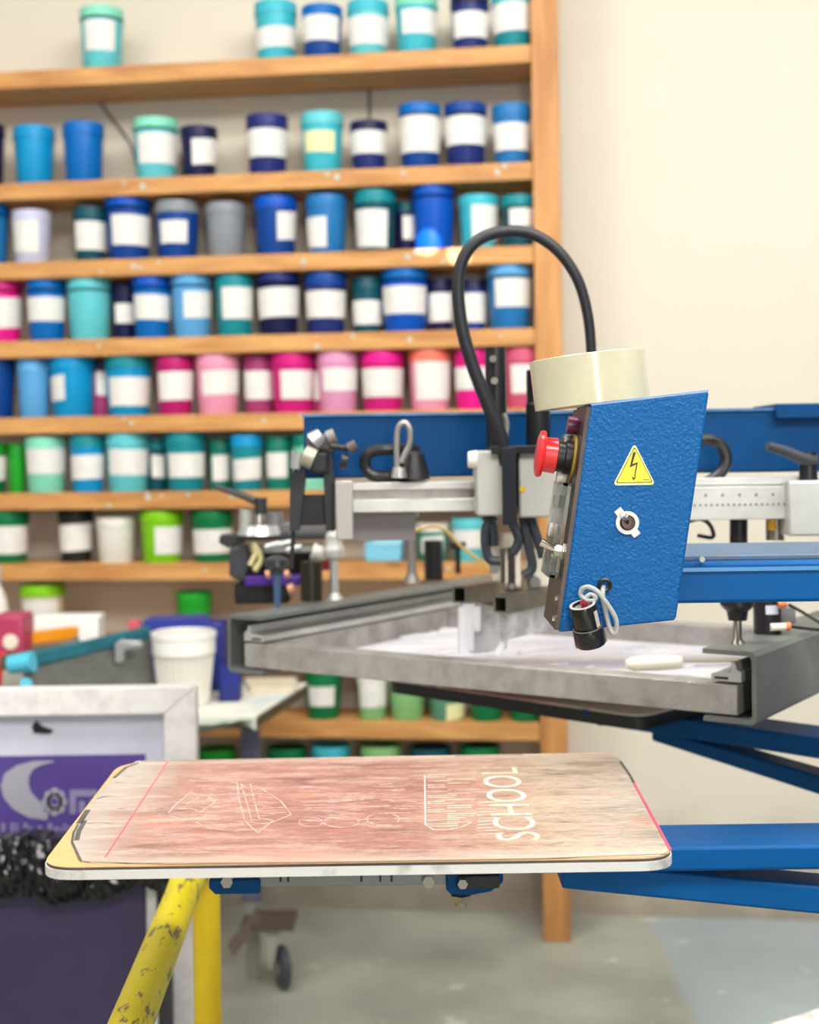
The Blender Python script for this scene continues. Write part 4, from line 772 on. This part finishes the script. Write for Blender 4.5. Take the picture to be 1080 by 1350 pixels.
obj('clear_cover', cov, gl, t, label='clear plastic cover over the front panel')
for (u, v, hh) in ((.06, .075, .012), (.09, .1, .008), (.07, .13, .010), (.085, .16, .008)):
    c_ = vt+Yv*u+pd*v+pnrm*.008; obj('panel_button', cyl(B(), c_, c_+pnrm*hh*.8, .007, n=14), whitep if u < .08 else steel, t)
c_ = vt+Yv*.06+pd*.02; obj('panel_knob', cyl(B(), c_+pnrm*.004, c_+pnrm*.014, .009, n=16), mat('purple_knob', (132, 60, 92), .3), t)
c_ = vt+Yv*.075+pd*.03; obj('panel_latch', fbox(B(), c_, Yv, pd, pnrm, 0, .03, 0, .025, .004, .014), steel, t, bevel=.001)
# stop button
eo = vt+Yv*.055+pd*.054
eb = obj('stop_button', lathe(B(), eo, pnrm, [(0, .021), (.0165, .021), (.0185, .022), (.018, .034), (.0235, .035), (.0245, .0375), (.0235, .0405), (.016, .0425), (0, .043)], 32), red, t, label='red mushroom stop button')
obj('button_collar', lathe(B(), eo, pnrm, [(0, .004), (.017, .004), (.0175, .013), (.0155, .014), (.016, .0215), (0, .022)], 28), blk, eb)
obj('collar_ring', lathe(B(), eo, pnrm, [(.018, .0035), (.024, .0035), (.024, .006), (.018, .006), (.018, .0035)], 28), mat('yellow_ring', (190, 160, 60), .4), eb)
# toggle on the front panel
to_ = vt+Yv*.02+pd*.148
tg = obj('toggle_switch', lathe(B(), to_, pnrm, [(0, .003), (.009, .003), (.009, .006), (.006, .007), (.006, .012), (.004, .014), (0, .014)], 6), chrome, t, label='chrome toggle switch on front panel')
obj('lever', cyl(B(), to_+pnrm*.012, to_+pnrm*.027+Z0*.006, .0022, .0042, n=14), chrome, tg)
for k in (.195, .215, .235):
    c_ = vt+Yv*.012+pd*k if k*1 < PL else vt
    if k < PL-.01: obj('panel_screw', cyl(B(), c_+pnrm*.004, c_+pnrm*.007, .003, n=10), chrome, t)
# warning sticker
def tri(pts_, r, y, m_, name, par=None, th=.0004):
    q = rounded([P(x, yy, YB) for x, yy in pts_], r, 6); q = [Vector((v.x, YB-y, v.z)) for v in q]
    return obj(name, prism(B(), q, (0, th, 0)), m_, par or t, flat=True)
st = tri([(836.5, 584), (864, 639), (808, 640)], .005, .0010, mat('sticker_border', (236, 240, 150), .35), 'warning_sticker')
st['label'] = 'yellow triangular electric shock warning sticker'
tri([(836.5, 588.5), (861, 636), (811.5, 637)], .003, .0014, mat('sticker_black', (28, 24, 10), .4), 'sticker_outline', st)
tri([(836.5, 590.5), (859.3, 635), (813.2, 636)], .0025, .0018, mat('sticker_yellow', (246, 226, 0), .35), 'sticker_field', st)
def sflat(name, pl_, y=.0022): return obj(name, prism(B(), [Vector((P(x, yy, YB).x, YB-y, P(x, yy, YB).z)) for x, yy in pl_], (0, .0003, 0)), MATS['sticker_black'], st, flat=True)
cvt = lambda x, y: (780+x/7.5, 560+y/7.5)
sflat('lightning_bolt', [cvt(*q) for q in ((408, 272), (438, 270), (402, 388), (456, 366), (430, 512), (418, 512), (438, 392), (374, 424))])
sflat('arrow_head', [cvt(*q) for q in ((394, 512), (418, 522), (444, 510), (412, 552))])
sflat('small_print', [cvt(*q) for q in ((504, 541), (572, 540), (572, 545), (504, 546))])
# toggle on the side
c_ = P(827, 689, YB); ax = (P(840, 706, YB)-P(814, 672, YB)).normalized(); an = Vector((-ax.z, 0, ax.x))
pt = obj('toggle_plate', fbox(B(), c_, ax, an, Vector((0, -1, 0)), -.0165, .0165, -.0042, .0042, .0, .0016), alul, t, bevel=.0006, label='silver toggle switch on the side')
obj('toggle_ring', lathe(B(), c_+Vector((0, -.0002, 0)), Vector((0, -1, 0)), [(.0075, 0), (.0115, 0), (.0115, .0022), (.0075, .0022), (.0075, 0)], 28), alul, pt)
obj('toggle_nut', lathe(B(), c_, Vector((0, -1, 0)), [(0, .0005), (.0078, .0005), (.0078, .0028), (.006, .005), (.005, .005), (.0048, .0025), (0, .0025)], 18), mat('dark_brown_metal', (66, 50, 46), .3, .5), pt)
obj('toggle_lever', lathe(B(), c_-Yv*.002, (Vector((-.004, -.012, .006))).normalized(), [(.0018, 0), (.002, .010), (.0032, .014), (.0026, .017), (0, .018)], 14), chrome, pt)
# grommet, cable, connector
g = P(797, 771, YB)
obj('grommet', lathe(B(), g, Vector((0, -1, 0)), [(.0038, -.001), (.0038, .003), (.0055, .004), (.0072, .003), (.0072, -.001), (.0038, -.001)], 24), blk, t)
YC = YB-.02
cab = [(797, 771, 0.012), (795, 778, -.002), (795, 790, -.006), (799, 808, -.008), (804, 828, -.008), (809, 835, -.009), (813, 830, -.01), (812, 816, -.012), (804, 801, -.014), (796, 790, -.016), (788, 780, -.016), (777, 774, -.014), (768, 776, -.01), (766, 784, -.008), (773, 791, -.010), (783, 792, -.012), (785, 787, -.004), (778, 784, .0), (771, 790, -.002), (768, 797, -.002)]
obj('connector_cable', tube(B(), [P(x, y, YB+dy-.004) for x, y, dy in cab], .0024, n=10, k=6), mat('grey_cable', (172, 172, 168), .4), t)
ca = P(768, 797, YC); cbm = P(781, 846, YC-.004); dd = (cbm-ca).normalized()
dd = (dd+Vector((0, .35, 0))).normalized()
cn = obj('connector', lathe(B(), ca, dd, [(.0095, .003), (.0095, 0), (.0128, 0), (.0135, .0015), (.0135, .022), (.0120, .024), (.0150, .025), (.0156, .027), (.0156, .040), (.0142, .0425), (0, .0425)], 30), mat('glossy_black', (18, 18, 20), .22), t, label='black round cable connector')
obj('connector_mouth', lathe(B(), ca, dd, [(0, .006), (.0095, .006), (.0095, .002), (.0103, -.0004), (.0128, -.0004), (.0131, .0012)], 30), mat('light_rim', (176, 174, 170), .35), cn)
obj('notch', fbox(B(), ca+dd*.043, frame_of(dd)[0], frame_of(dd)[1], dd, -.0012, .0012, -.0158, .0158, -.006, .0003), MATS['light_rim'], cn)
obj('red_wires', tube(B(), [ca+dd*.006, ca+dd*.001+Vector((.002, 0, .001)), ca-dd*.003], .003, n=8), mat('maroon_wire', (140, 30, 44), .4), cn)
x_, y_, _ = frame_of(dd)
obj('connector_band', lathe(B(), ca+dd*.0235, dd, [(.0137, 0), (.0146, .0003), (.0146, .0012), (.0137, .0015)], 30), mat('silver_band', (120, 120, 118), .3, .5), cn)
for s_ in (-1, 1):
    bm = B(); lathe(bm, ca+dd*.006, dd, [(.0136, 0), (.0141, .0003), (.0141, .0165), (.0136, .017)], 6, a0=(math.pi/2)*(1-s_)+.75*s_, a1=(math.pi/2)*(1-s_)+1.1*s_) if s_ > 0 else lathe(bm, ca+dd*.006, dd, [(.0136, 0), (.0141, .0003), (.0141, .0165), (.0136, .017)], 6, a0=2.1, a1=2.5)
    obj('silver_stripe', bm, MATS['light_rim'], cn)

# ================================================================== TAPE ROLL on the box
al = math.atan2(P(934, 516, YB).z-P(780, 534, YB).z, P(934, 516, YB).x-P(780, 534, YB).x)
up = Vector((-math.sin(al), 0, math.cos(al)))
tc_ = P(792, 532.5, YB); tc_ = Vector((tc_.x, 1.35+.0595+.002, tc_.z+.0012))
t = thing('tape_roll', 'wide roll of clear cream packing tape lying on top of the blue control box', 'tape', tc_)
tm = mat('cream_tape', (204, 198, 170), .2, bump=.1, bs=70, coat=.4, var=.05, vs=30)
obj('tape', lathe(B(), tc_, up, [(.040, 0), (.0588, 0), (.0594, .0006), (.0594, .0504), (.0588, .051), (.040, .051), (.040, 0)], 56), tm, t)
obj('core', lathe(B(), tc_, up, [(.0375, -.0002), (.0398, -.0002), (.0398, .0512), (.0375, .0512), (.0375, -.0002)], 40), mat('cardboard', (176, 142, 100), .8), t)

# ================================================================== YELLOW RAILING
t = thing('guard_rail', 'chipped yellow tubular guard rail with round post beside the pallet', 'railing', (-.3, 2.02, 0))
zr = H-.60
pa = PH(248, 1160, zr); pb_ = PH(172, 1352, zr)
dr = (pb_-pa).normalized()
pe = pb_+dr*.45
obj('top_rail', tube(B(), [Vector((P(273, 1200, 2.03).x+.002, 2.045, zr-.004)), pa+Vector((0, .0, .0)), pa+dr*.10, pb_, pe], .0235, n=24, k=4), yel, t)
px_ = P(273, 1250, 2.03).x
obj('post', lathe(B(), (px_, 2.03, 0), Z0, [(0, 0), (.06, 0), (.06, .008), (.0205, .010), (.0205, zr-.012), (0, zr-.012)], 28), yelc, t)
obj('post', lathe(B(), (pe.x, pe.y, 0), Z0, [(0, 0), (.06, 0), (.06, .008), (.0205, .010), (.0205, zr), (0, zr)], 24), yelc, t)

# ================================================================== LEFT: SCREENS, TABLE, CLUTTER
purple = mat('purple_emulsion', (88, 66, 148), .5, var=.15, vs=5)
shaded_purple = mat('shaded_purple_emulsion', (58, 48, 86), .5, var=.25, vs=3)  # same purple with the shadow put into the colour
margin = mat('bare_mesh', (206, 206, 222), .6, var=.06, vs=12)
wfr = mat('white_frame_paint', (226, 222, 220), .5, col2=(190, 184, 184), vs=22, cut=(.45, .8))
YS = 2.6
p1 = P(258, 905, YS); zt2 = p1.z
t = thing('printing_screen', 'upright white framed screen with purple stencil of a crescent and flower, left edge', 'screen', (p1.x-.3, YS, 0))
x1 = p1.x; x0 = x1-.66; bwid = .062
def mprism(pl_, y, d): return prism(B(), [Vector((x, y, z)) for x, z in pl_], (0, d, 0))
zb2 = .012
obj('frame_bar', mprism([(x0, zt2), (x1, zt2), (x1-bwid, zt2-.052), (x0+bwid, zt2-.052)], YS, .032), wfr, t, bevel=.002)
obj('frame_bar', mprism([(x1, zt2-.001), (x1, zb2), (x1-bwid, zb2+.052), (x1-bwid, zt2-.053)], YS, .032), wfr, t, bevel=.002)
obj('frame_bar', mprism([(x0, zt2-.001), (x0+bwid, zt2-.053), (x0+bwid, zb2+.052), (x0, zb2)], YS, .032), wfr, t, bevel=.002)
obj('frame_bar', mprism([(x0, zb2-.001), (x0+bwid, zb2+.051), (x1-bwid, zb2+.051), (x1, zb2-.001)], YS, .032), wfr, t, bevel=.002)
ym = YS+.024
obj('mesh_fabric', box(B(), x0+bwid, x1-bwid, ym, ym+.001, zb2+.05, zt2-.05), margin, t)
pr = P(192, 994, ym); em = obj('emulsion', box(B(), x0+bwid+.01, pr.x, ym-.001, ym, .2, pr.z), purple, t, label='purple stencil emulsion')
def onm(px, py): v = P(px, py, ym-.0015); return Vector((v.x, ym-.0022, v.z))
silver = mat('stencil_silver', (160, 158, 170), .5)
cres = [(72, 1004), (50, 1008), (28, 1020), (22, 1038), (30, 1055), (46, 1064), (60, 1060), (64, 1070), (62, 1080), (40, 1078), (18, 1068), (3, 1050), (0, 1035), (6, 1018), (22, 1008), (44, 1003)]
bm = B(); outer = [(72, 1003), (44, 1003), (22, 1009), (6, 1020), (1, 1036), (5, 1052), (18, 1067), (38, 1078), (62, 1081)]; inner = [(70, 1005), (56, 1008), (44, 1014), (38, 1024), (38, 1036), (42, 1046), (50, 1054), (56, 1060), (64, 1072)]
for i in range(8): prism(bm, [onm(*outer[i]), onm(*outer[i+1]), onm(*inner[i+1]), onm(*inner[i])], (0, .0006, 0))
obj('crescent', bm, silver, em)
bm = B()
for k in range(8):
    a = k*math.pi/4; c_ = onm(72+11*math.cos(a), 1057+13*math.sin(a)); cyl(bm, c_, c_+Yv*.0006, .0085, n=10)
for k in range(20):
    a = k*2*math.pi/20; a2 = (k+1)*2*math.pi/20
    prism(bm, [onm(72+r_*math.cos(q), 1057+r_*1.0*math.sin(q)) for r_, q in ((11, a), (11, a2), (5, a2), (5, a))], (0, .0006, 0))
obj('flower', bm, silver, em)
bm = B()
for q in (((92, 1041), (128, 1041), (128, 1050), (100, 1050), (100, 1073), (92, 1073)), ((104, 1056), (112, 1056), (112, 1072), (104, 1072)), ((118, 1054), (126, 1054), (126, 1062), (118, 1062))):
    prism(bm, [onm(*z_) for z_ in q], (0, .0006, 0))
rr = random.Random(11); x = 2
while x < 150:
    w_ = rr.choice((3, 5, 6)); h_ = rr.choice((6, 7, 11)); prism(bm, [onm(x, 1096), onm(x+w_, 1096), onm(x+w_, 1096-h_), onm(x, 1096-h_)], (0, .0006, 0)); x += w_+rr.choice((2, 2, 3, 7))
obj('lettering', bm, mat('faint_silver', (140, 134, 168), .5), em)
q = P(50, 958, ym-.004); obj('tape_scrap', prism(B(), [Vector((q.x+a, ym-.004, q.z+b_)) for a, b_ in ((-.012, .0), (-.004, .012), (.006, .002), (.03, -.008), (.022, -.014), (-.008, -.012))], (0, .002, 0)), blk, t)
# lower screen in front, its emulsion colour darkened for shade
YD = 2.46
t = thing('printing_screen', 'lower purple screen painted dark for shade leaning in front of the crescent screen', 'screen', (P(90, 1200, YD).x, YD, 0))
xr = P(206, 1200, YD).x; zd = P(150, 1128, YD).z
obj('emulsion', box(B(), xr-.66, xr-.02, YD+.010, YD+.012, .06, zd-.01), shaded_purple, t)
obj('frame_bar', box(B(), xr-.018, xr, YD, YD+.03, .01, zd), alul, t, bevel=.002); obj('frame_bar', box(B(), xr-.68, xr-.66, YD, YD+.03, .01, zd), alul, t, bevel=.002)
obj('frame_bar', box(B(), xr-.66, xr-.018, YD, YD+.03, zd-.02, zd), alul, t, bevel=.002); obj('frame_bar', box(B(), xr-.66, xr-.018, YD, YD+.03, .01, .06), alul, t, bevel=.002)
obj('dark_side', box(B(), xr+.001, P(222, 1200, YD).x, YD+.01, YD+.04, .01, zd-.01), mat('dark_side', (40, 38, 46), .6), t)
# crumpled black plastic over it
bm = B(); rr = random.Random(2); nx, nz = 70, 12; g0 = P(-60, 1108, YD-.03); g1 = P(230, 1190, YD-.03); V = []
for j in range(nz+1):
    row = []
    for i in range(nx+1):
        u, v = i/nx, j/nz
        row.append(bm.verts.new((g0.x+(g1.x-g0.x)*u+rr.uniform(-.002, .002), YD-.018-.022*math.sin(v*math.pi)+rr.uniform(-.0045, .0045), g0.z+.004*math.sin(u*25)+(g1.z-g0.z)*v*(1-.08*math.sin(u*9)-.12*u)+rr.uniform(-.003, .003))))
    V.append(row)
for j in range(nz):
    for i in range(nx): bm.faces.new((V[j][i], V[j][i+1], V[j+1][i+1], V[j+1][i]))
top_row = V[0]; tb = [bm.verts.new((v.co.x, YD+.045, v.co.z-.004)) for v in top_row]
for i in range(nx): bm.faces.new((top_row[i], tb[i], tb[i+1], top_row[i+1]))
o = obj('plastic_sheet', bm, mat('black_film', (9, 10, 14), .16, bump=.5, bs=40, col2=(150, 152, 148), vs=34, cut=(.63, .70)), flat=True)
so = o.modifiers.new('solid', 'SOLIDIFY'); so.thickness = .001
tag(o, 'crumpled glossy black plastic sheet draped over the top of the lower purple screen', 'plastic sheet')

# table with cloth
zt3 = H-.58
A1 = PH(337, 943, zt3); B1 = Vector((PH(408, 893, zt3).x, 3.58, 0))
t = thing('work_table', 'grey-legged table with stained white cloth top, in front of the lower shelves', 'table', (-.7, 3.3, 0))
tp = [Vector((A1.x, A1.y, zt3-.03)), Vector((B1.x, 3.50, zt3-.03)), Vector((-1.5, 3.62, zt3-.03)), Vector((-1.5, A1.y+.12, zt3-.03))]
obj('table_top', prism(B(), tp, (0, 0, .025)), mat('brown_board', (96, 84, 62), .6, var=.3, vs=10), t)
legm = mat('blue_grey_leg', (98, 100, 124), .5)
for (lx, ly) in ((P(332, 1100, 3.36).x, 3.36), (-1.4, 3.36), (-1.4, 3.55)):
    obj('leg', box(B(), lx-.022, lx+.022, ly-.02, ly+.02, .20, zt3-.03), legm, t, bevel=.003)
    obj('foot_post', box(B(), lx-.016, lx+.016, ly-.015, ly+.015, .0, .20), mat('pale_leg', (150, 150, 140), .5), t)
obj('lower_rail', box(B(), -1.4, P(332, 1100, 3.36).x-.02, 3.35, 3.37, .30, .34), legm, t, bevel=.002)
wx = P(372, 1225, 3.3)
for (xx, yy) in ((wx.x, 3.3),):
    w_ = obj('caster', lathe(B(), (xx-.014, yy, .052), Vector((1, .35, 0)), [(0, 0), (.03, 0), (.045, .003), (.051, .010), (.051, .018), (.045, .025), (.03, .028), (0, .028)], 28), mat('caster_tyre', (72, 74, 84), .5), t)
    obj('caster_hub', lathe(B(), (xx-.016, yy-.001, .052), Vector((1, .35, 0)), [(0, 0), (.02, 0), (.024, .004), (.024, .026), (.02, .03), (0, .03)], 20), mat('caster_hub', (150, 150, 140), .4), w_)
    obj('caster_fork', prism(B(), [(xx-.03, yy-.03, .06), (xx-.022, yy-.03, .06), (xx+.0, yy-.02, .15), (xx-.04, yy-.02, .15)], (0, .05, 0)), mat('grey_fork', (160, 160, 146), .4), t)
    obj('caster_plate', box(B(), P(332, 1100, 3.36).x-.02, xx+.03, yy-.03, 3.38, .15, .165), mat('brown_plate', (92, 80, 70), .6), t)
cp = [Vector((A1.x+.002, A1.y-.004, zt3-.004)), Vector((B1.x+.002, 3.5, zt3-.004)), Vector((-1.5, 3.62, zt3-.004)), Vector((-1.5, A1.y+.116, zt3-.004))]
cl = thing('table_cloth', 'ink-stained white cloth spread over the table by the shelves', 'cloth', (A1.x-.2, 3.3, zt3-.004))
obj('cloth_top', prism(B(), cp, (0, 0, .004)), mat('stained_cloth', (232, 230, 216), .7, col2=(176, 208, 214), vs=7, cut=(.52, .72)), cl)
bm = B(); n = 30
for k in range(n):
    u0, u1 = k/n, (k+1)/n; a, b_ = cp[3].lerp(cp[0], u0), cp[3].lerp(cp[0], u1)
    dz0 = .028+.012*math.sin(u0*31)+.006*math.sin(u0*77); dz1 = .028+.012*math.sin(u1*31)+.006*math.sin(u1*77)
    prism(bm, [a, b_, b_-Z0*dz1, a-Z0*dz0], (0, -.003, 0))
bmesh.ops.remove_doubles(bm, verts=bm.verts, dist=1e-4)
obj('cloth_hem', bm, mat('cloth_edge', (222, 224, 212), .7, col2=(196, 216, 196), vs=9), cl)
zc2 = zt3+.001
# stack of folded rags on the cloth
tag(obj('folded_rag', prism(B(), rounded([Vector((PH(335, 905, zt3).x, 3.36, zc2)), Vector((PH(395, 905, zt3).x, 3.36, zc2)), Vector((PH(396, 890, zt3).x, 3.5, zc2)), Vector((PH(330, 890, zt3).x, 3.5, zc2))], .01, 4), (0, 0, .014)), mat('cream_rag', (224, 216, 190), .8, var=.1, vs=10)), 'folded cream rag lying on the table under the screen clamp corner', 'rag')
# white cup
cc_ = P(243, 905, 3.22); cc_ = Vector((cc_.x, 3.22, zc2)); rt = 43*3.22/F; hh = P(243, 832, 3.22).z-zc2
t = thing('white_bucket', 'white ribbed open plastic bucket standing on the cloth', 'bucket', cc_)
obj('bucket_body', lathe(B(), cc_, Z0, [(0, 0), (rt*.72, 0), (rt*.90, hh*.72), (rt*.92, hh*.74), (rt*.92, hh*.98), (rt*.89, hh*.98), (rt*.87, hh*.74), (rt*.7, .004), (0, .004)], 36), whitep, t)
obj('bucket_rim', lathe(B(), cc_+Z0*hh*.7, Z0, [(rt*.93, 0), (rt*.96, 0), (rt*.965, hh*.2), (rt*1.0, hh*.22), (rt*1.0, hh*.29), (rt*.95, hh*.3), (rt*.93, hh*.28), (rt*.93, 0)], 36), mat('bright_white_plastic', (240, 238, 232), .4), t)
bm = B()
for k in range(26):
    a = 2*math.pi*k/26; dv = Vector((math.cos(a), math.sin(a), 0)); cyl(bm, cc_+dv*rt*.735+Z0*.006, cc_+dv*rt*.90+Z0*hh*.7, .0022, n=6)
o = obj('bucket_rib', bm, whitep, t)
# navy bag and boxes
navyb = mat('navy_bag', (28, 44, 140), .5, col2=(20, 30, 96), vs=8)
def tb(name, px0, py0, px1, py1, Y, d, m_, label, cat, bv=.004, extra=None):
    a = P(px0, py0, Y); b_ = P(px1, py1, Y)
    t_ = thing(name, label, cat, ((a.x+b_.x)/2, Y+d/2, zc2))
    obj('body', box(B(), a.x, b_.x, Y, Y+d, zc2, a.z), m_, t_, bevel=bv)
    return t_, a, b_
t_, a, b_ = tb('ink_bag', 190, 822, 296, 905, 3.38, .09, navyb, 'tall navy blue bag behind the white ribbed bucket', 'bag', .008)
obj('bag_fold', prism(B(), [(a.x-.008, 3.375, a.z-.02), (a.x+.0, 3.375, a.z+.008), (b_.x-.06, 3.375, a.z+.012), (b_.x-.02, 3.375, a.z-.012)], (0, .1, 0)), mat('navy_fold', (44, 58, 150), .45), t_)
t_, a, b_ = tb('navy_carton', 288, 878, 316, 908, 3.24, .06, navyb, 'small navy blue carton right of the white ribbed bucket', 'box', .004)
tb('small_pot', 168, 818, 184, 850, 3.45, .03, mat('pink_pot', (206, 92, 104), .5), 'little reddish pot left of the navy bag', 'pot')
tb('crimson_tub', -14, 812, 31, 905, 3.20, .10, mat('crimson_tub', (176, 54, 92), .45), 'crimson square tub with pale label at the left edge of the table', 'tub', .008)
a = P(14, 846, 3.199); obj('label', cyl(B(), a, a-Yv*.002, .018, n=20), creamp, bpy.data.objects['crimson_tub'])
tb('white_tray', 44, 813, 130, 845, 3.42, .08, mat('white_tray', (238, 238, 234), .5), 'white plastic box lying behind the teal squeegee', 'box', .006)
tb('red_jar', -10, 862, 5, 905, 3.12, .03, mat('red_jar', (210, 30, 40), .4), 'small red jar at the left edge before the crimson tub', 'jar')
t_ = thing('spray_bottle', 'white spray bottle half cut off by the left edge of the picture', 'bottle', (P(-8, 800, 3.44).x, 3.44, zc2))
a = P(-10, 800, 3.44); z1_ = P(0, 770, 3.44).z-zc2
obj('bottle', lathe(B(), (a.x, 3.46, zc2), Z0, [(0, 0), (.036, 0), (.038, .01), (.038, z1_*.6), (.03, z1_*.85), (.014, z1_), (0, z1_)], 24), whitep, t_)
obj('spray_head', lathe(B(), (a.x, 3.46, zc2+z1_), Z0, [(0, 0), (.018, 0), (.018, .03), (.012, .05), (0, .052)], 18), alul, t_)
# grey squeegee with teal handle
def sq(pa0, pa1, pb0, pb1, Y0, Y1, label, hm, bm_, th=.03):
    a0, a1, b0, b1 = P(*pa0, Y0), P(*pa1, Y0), P(*pb0, Y1), P(*pb1, Y1)
    t_ = thing('squeegee', label, 'squeegee', (a0+b0)/2)
    off = Vector((.01, th, 0))
    obj('blade', prism(B(), [a1, b1, b0, a0], off*.6), bm_, t_, bevel=.002)
    v = (b0-a0).normalized(); h_ = Z0*.022
    obj('handle', prism(B(), [a0-v*.01-Z0*.012-Vector((0, .006, 0)), b0-Z0*.012-Vector((0, .006, 0)), b0+h_, a0-v*.01+h_], off), hm, t_, bevel=.006)
    return t_, a0, b0
gs = mat('grey_blade', (134, 136, 130), .4, .3, col2=(104, 106, 104), vs=14)
t_, a0, b0 = sq((32, 876), (26, 918), (192, 838), (200, 905), 2.98, 3.22, 'long grey squeegee blade with dark teal handle lying on the table', mat('dark_teal_handle', (18, 82, 92), .4, col2=(30, 112, 128), vs=12), gs)
obj('end_cap', cyl(B(), a0+Vector((-.03, -.004, -.0)), a0+Vector((.022, -.010, .008)), .02, .023, n=18), mat('cyan_ink', (84, 190, 216), .35), t_)
a = P(153, 843, 3.16); b_ = P(188, 872, 3.16)
obj('end_clamp', prism(B(), [(a.x, 3.14, a.z-.01), (a.x+.012, 3.14, a.z), (b_.x, 3.14, a.z-.004), (b_.x, 3.14, a.z-.018), (a.x+.022, 3.14, a.z-.022), (a.x+.018, 3.14, b_.z), (a.x, 3.14, b_.z)], (0, .03, 0)), silv, t_, bevel=.003)
sq((32, 846), (34, 872), (96, 838), (112, 862), 3.27, 3.36, 'short squeegee with orange handle lying behind the teal handled one', mat('orange_handle', (232, 146, 20), .45), gs)
obj('ink_smear', cyl(B(), P(34, 902, 2.96), P(34, 902, 2.95), .014, n=14), MATS['cyan_ink'], t_)
t_, a0, b0 = sq((4, 876), (0, 920), (88, 862), (110, 880), 3.06, 3.16, 'short grey squeegee blade behind the cyan end cap at the left edge', mat('olive_handle', (70, 78, 60), .5), mat('pale_blade', (168, 166, 152), .5))
# wooden offcut leaning by the wall, below the table
tag(obj('wood_offcut', prism(B(), [P(300, 1248, 3.2), P(308, 1262, 3.2), P(345, 1215, 3.3), P(338, 1200, 3.3)], (0, .03, 0)), mat('brown_wood', (104, 92, 78), .7)), 'dusty brown offcut of wood leaning under the table', 'wood')
for o in list(bpy.data.objects):
    if '_o' in o: del o['_o']
